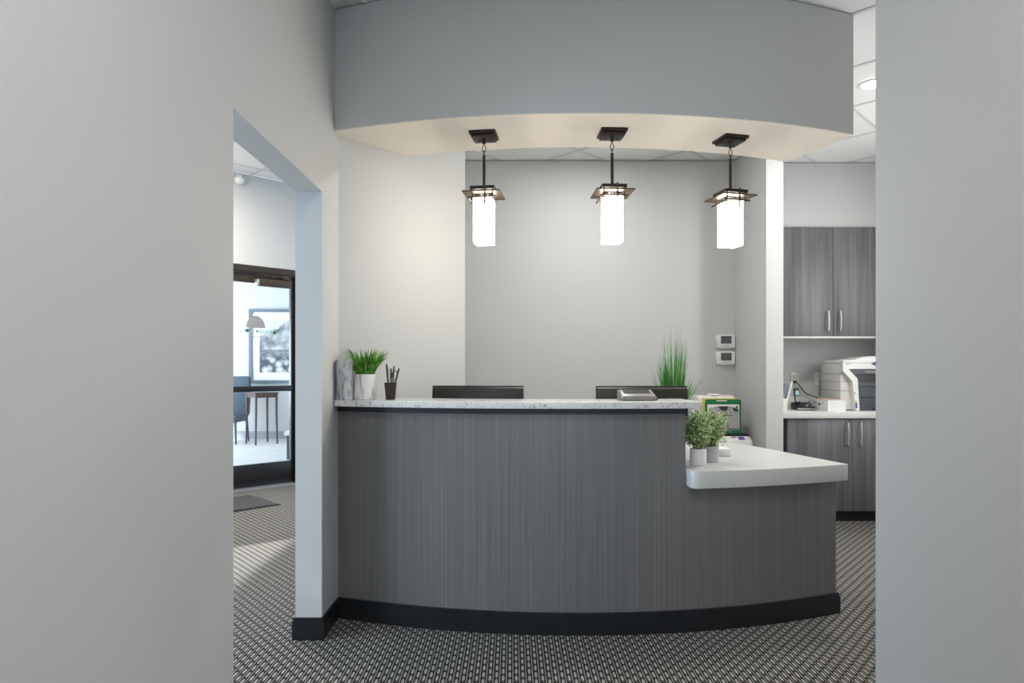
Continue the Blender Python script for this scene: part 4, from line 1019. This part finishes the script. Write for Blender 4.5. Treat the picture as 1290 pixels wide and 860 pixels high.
g = nb(); fw = 0.055
a_box(g, -hw, -hw + fw, -0.035, 0, -hh, hh); a_box(g, hw - fw, hw, -0.035, 0, -hh, hh); a_box(g, -hw + fw, hw - fw, -0.035, 0, -hh, -hh + fw); a_box(g, -hw + fw, hw - fw, -0.035, 0, hh - fw, hh)
part('frame', g, FRAMEBLUE, t)
g = nb(); a_box(g, -hw + fw, hw - fw, -0.012, -0.001, -hh + fw, hh - fw); part('mount', g, PAPER, t)
g = nb(); a_box(g, -hw + 0.185, hw - 0.185, -0.0155, -0.0122, -hh + 0.19, hh - 0.20); part('print', g, ART, t)

t = thing('tufted_chair', 'slate blue tufted leather chair beside the table beyond the door', 'chair', (-4.755, 11.0, 0.004))
cx, cy = -4.755, 11.0
def cushion(g, x0, x1, y0, y1, z0, z1, bev): a_box(g, x0, x1, y0, y1, z0, z1, bev, 4)
g = nb(); Mk = Matrix.Translation((cx, cy + 0.24, 0.46)) @ Matrix.Rotation(R(-7), 4, 'X')
a_box(g, -0.27, 0.27, -0.05, 0.06, -0.02, 0.66, 0.04, 4, M=Mk); bk = part('backrest', g, LEATHER, t)
for i in range(3):
    for j in range(3):
        g = nb(); a_lathe(g, [(0.0, 0.006), (0.010, 0.004), (0.013, 0)], 10, Mk @ Matrix.Translation((-0.16 + 0.16 * i, -0.051, 0.15 + 0.18 * j)) @ Matrix.Rotation(R(90), 4, 'X')); part('button', g, LEATHER, bk)
g = nb(); cushion(g, cx - 0.27, cx + 0.27, cy - 0.28, cy + 0.22, 0.36, 0.48, 0.035); part('seat', g, LEATHER, t)
for sx in (-1, 1):
    for sy, rake in ((-0.24, 0.0), (0.22, 0.07)):
        g = nb(); a_tube(g, [(cx + sx * 0.235, cy + sy, 0.37), (cx + sx * 0.245, cy + sy + rake, 0.004)], 0.024, 8, r1=0.015); part('leg', g, LEATHER, t)

t = thing('side_table', 'tall dark wood side table with slender legs beyond the door', 'table', (-4.14, 10.9, 0.004), R(45), world=False)
g = nb(); a_box(g, -0.20, 0.20, -0.20, 0.20, 0.826, 0.848, 0.003); part('tabletop', g, WOODRED, t)
for x0, x1, y0, y1 in ((-0.165, 0.165, -0.18, -0.165), (-0.165, 0.165, 0.165, 0.18), (-0.18, -0.165, -0.165, 0.165), (0.165, 0.18, -0.165, 0.165)):
    g = nb(); a_box(g, x0, x1, y0, y1, 0.765, 0.8255); part('apron', g, WOODRED, t)
for sx in (-1, 1):
    for sy in (-1, 1):
        g = nb(); a_tube(g, [(sx * 0.172, sy * 0.172, 0.8255), (sx * 0.172, sy * 0.172, 0.5), (sx * 0.182, sy * 0.182, 0.0)], 0.022, 4, r1=0.015); part('leg', g, WOODRED, t)

t = thing('low_bench', 'low bench with white top and dark legs just behind the door edge', 'bench', (-2.85, 9.1, 0.004))
g = nb(); a_box(g, -3.10, -2.55, 8.95, 9.35, 0.33, 0.385, 0.01); part('seat', g, PAPER, t)
for x0 in (-3.07, -2.62):
    for y0 in (8.98, 9.28):
        g = nb(); a_box(g, x0, x0 + 0.045, y0, y0 + 0.045, 0.004, 0.3295); part('leg', g, LEATHER, t)
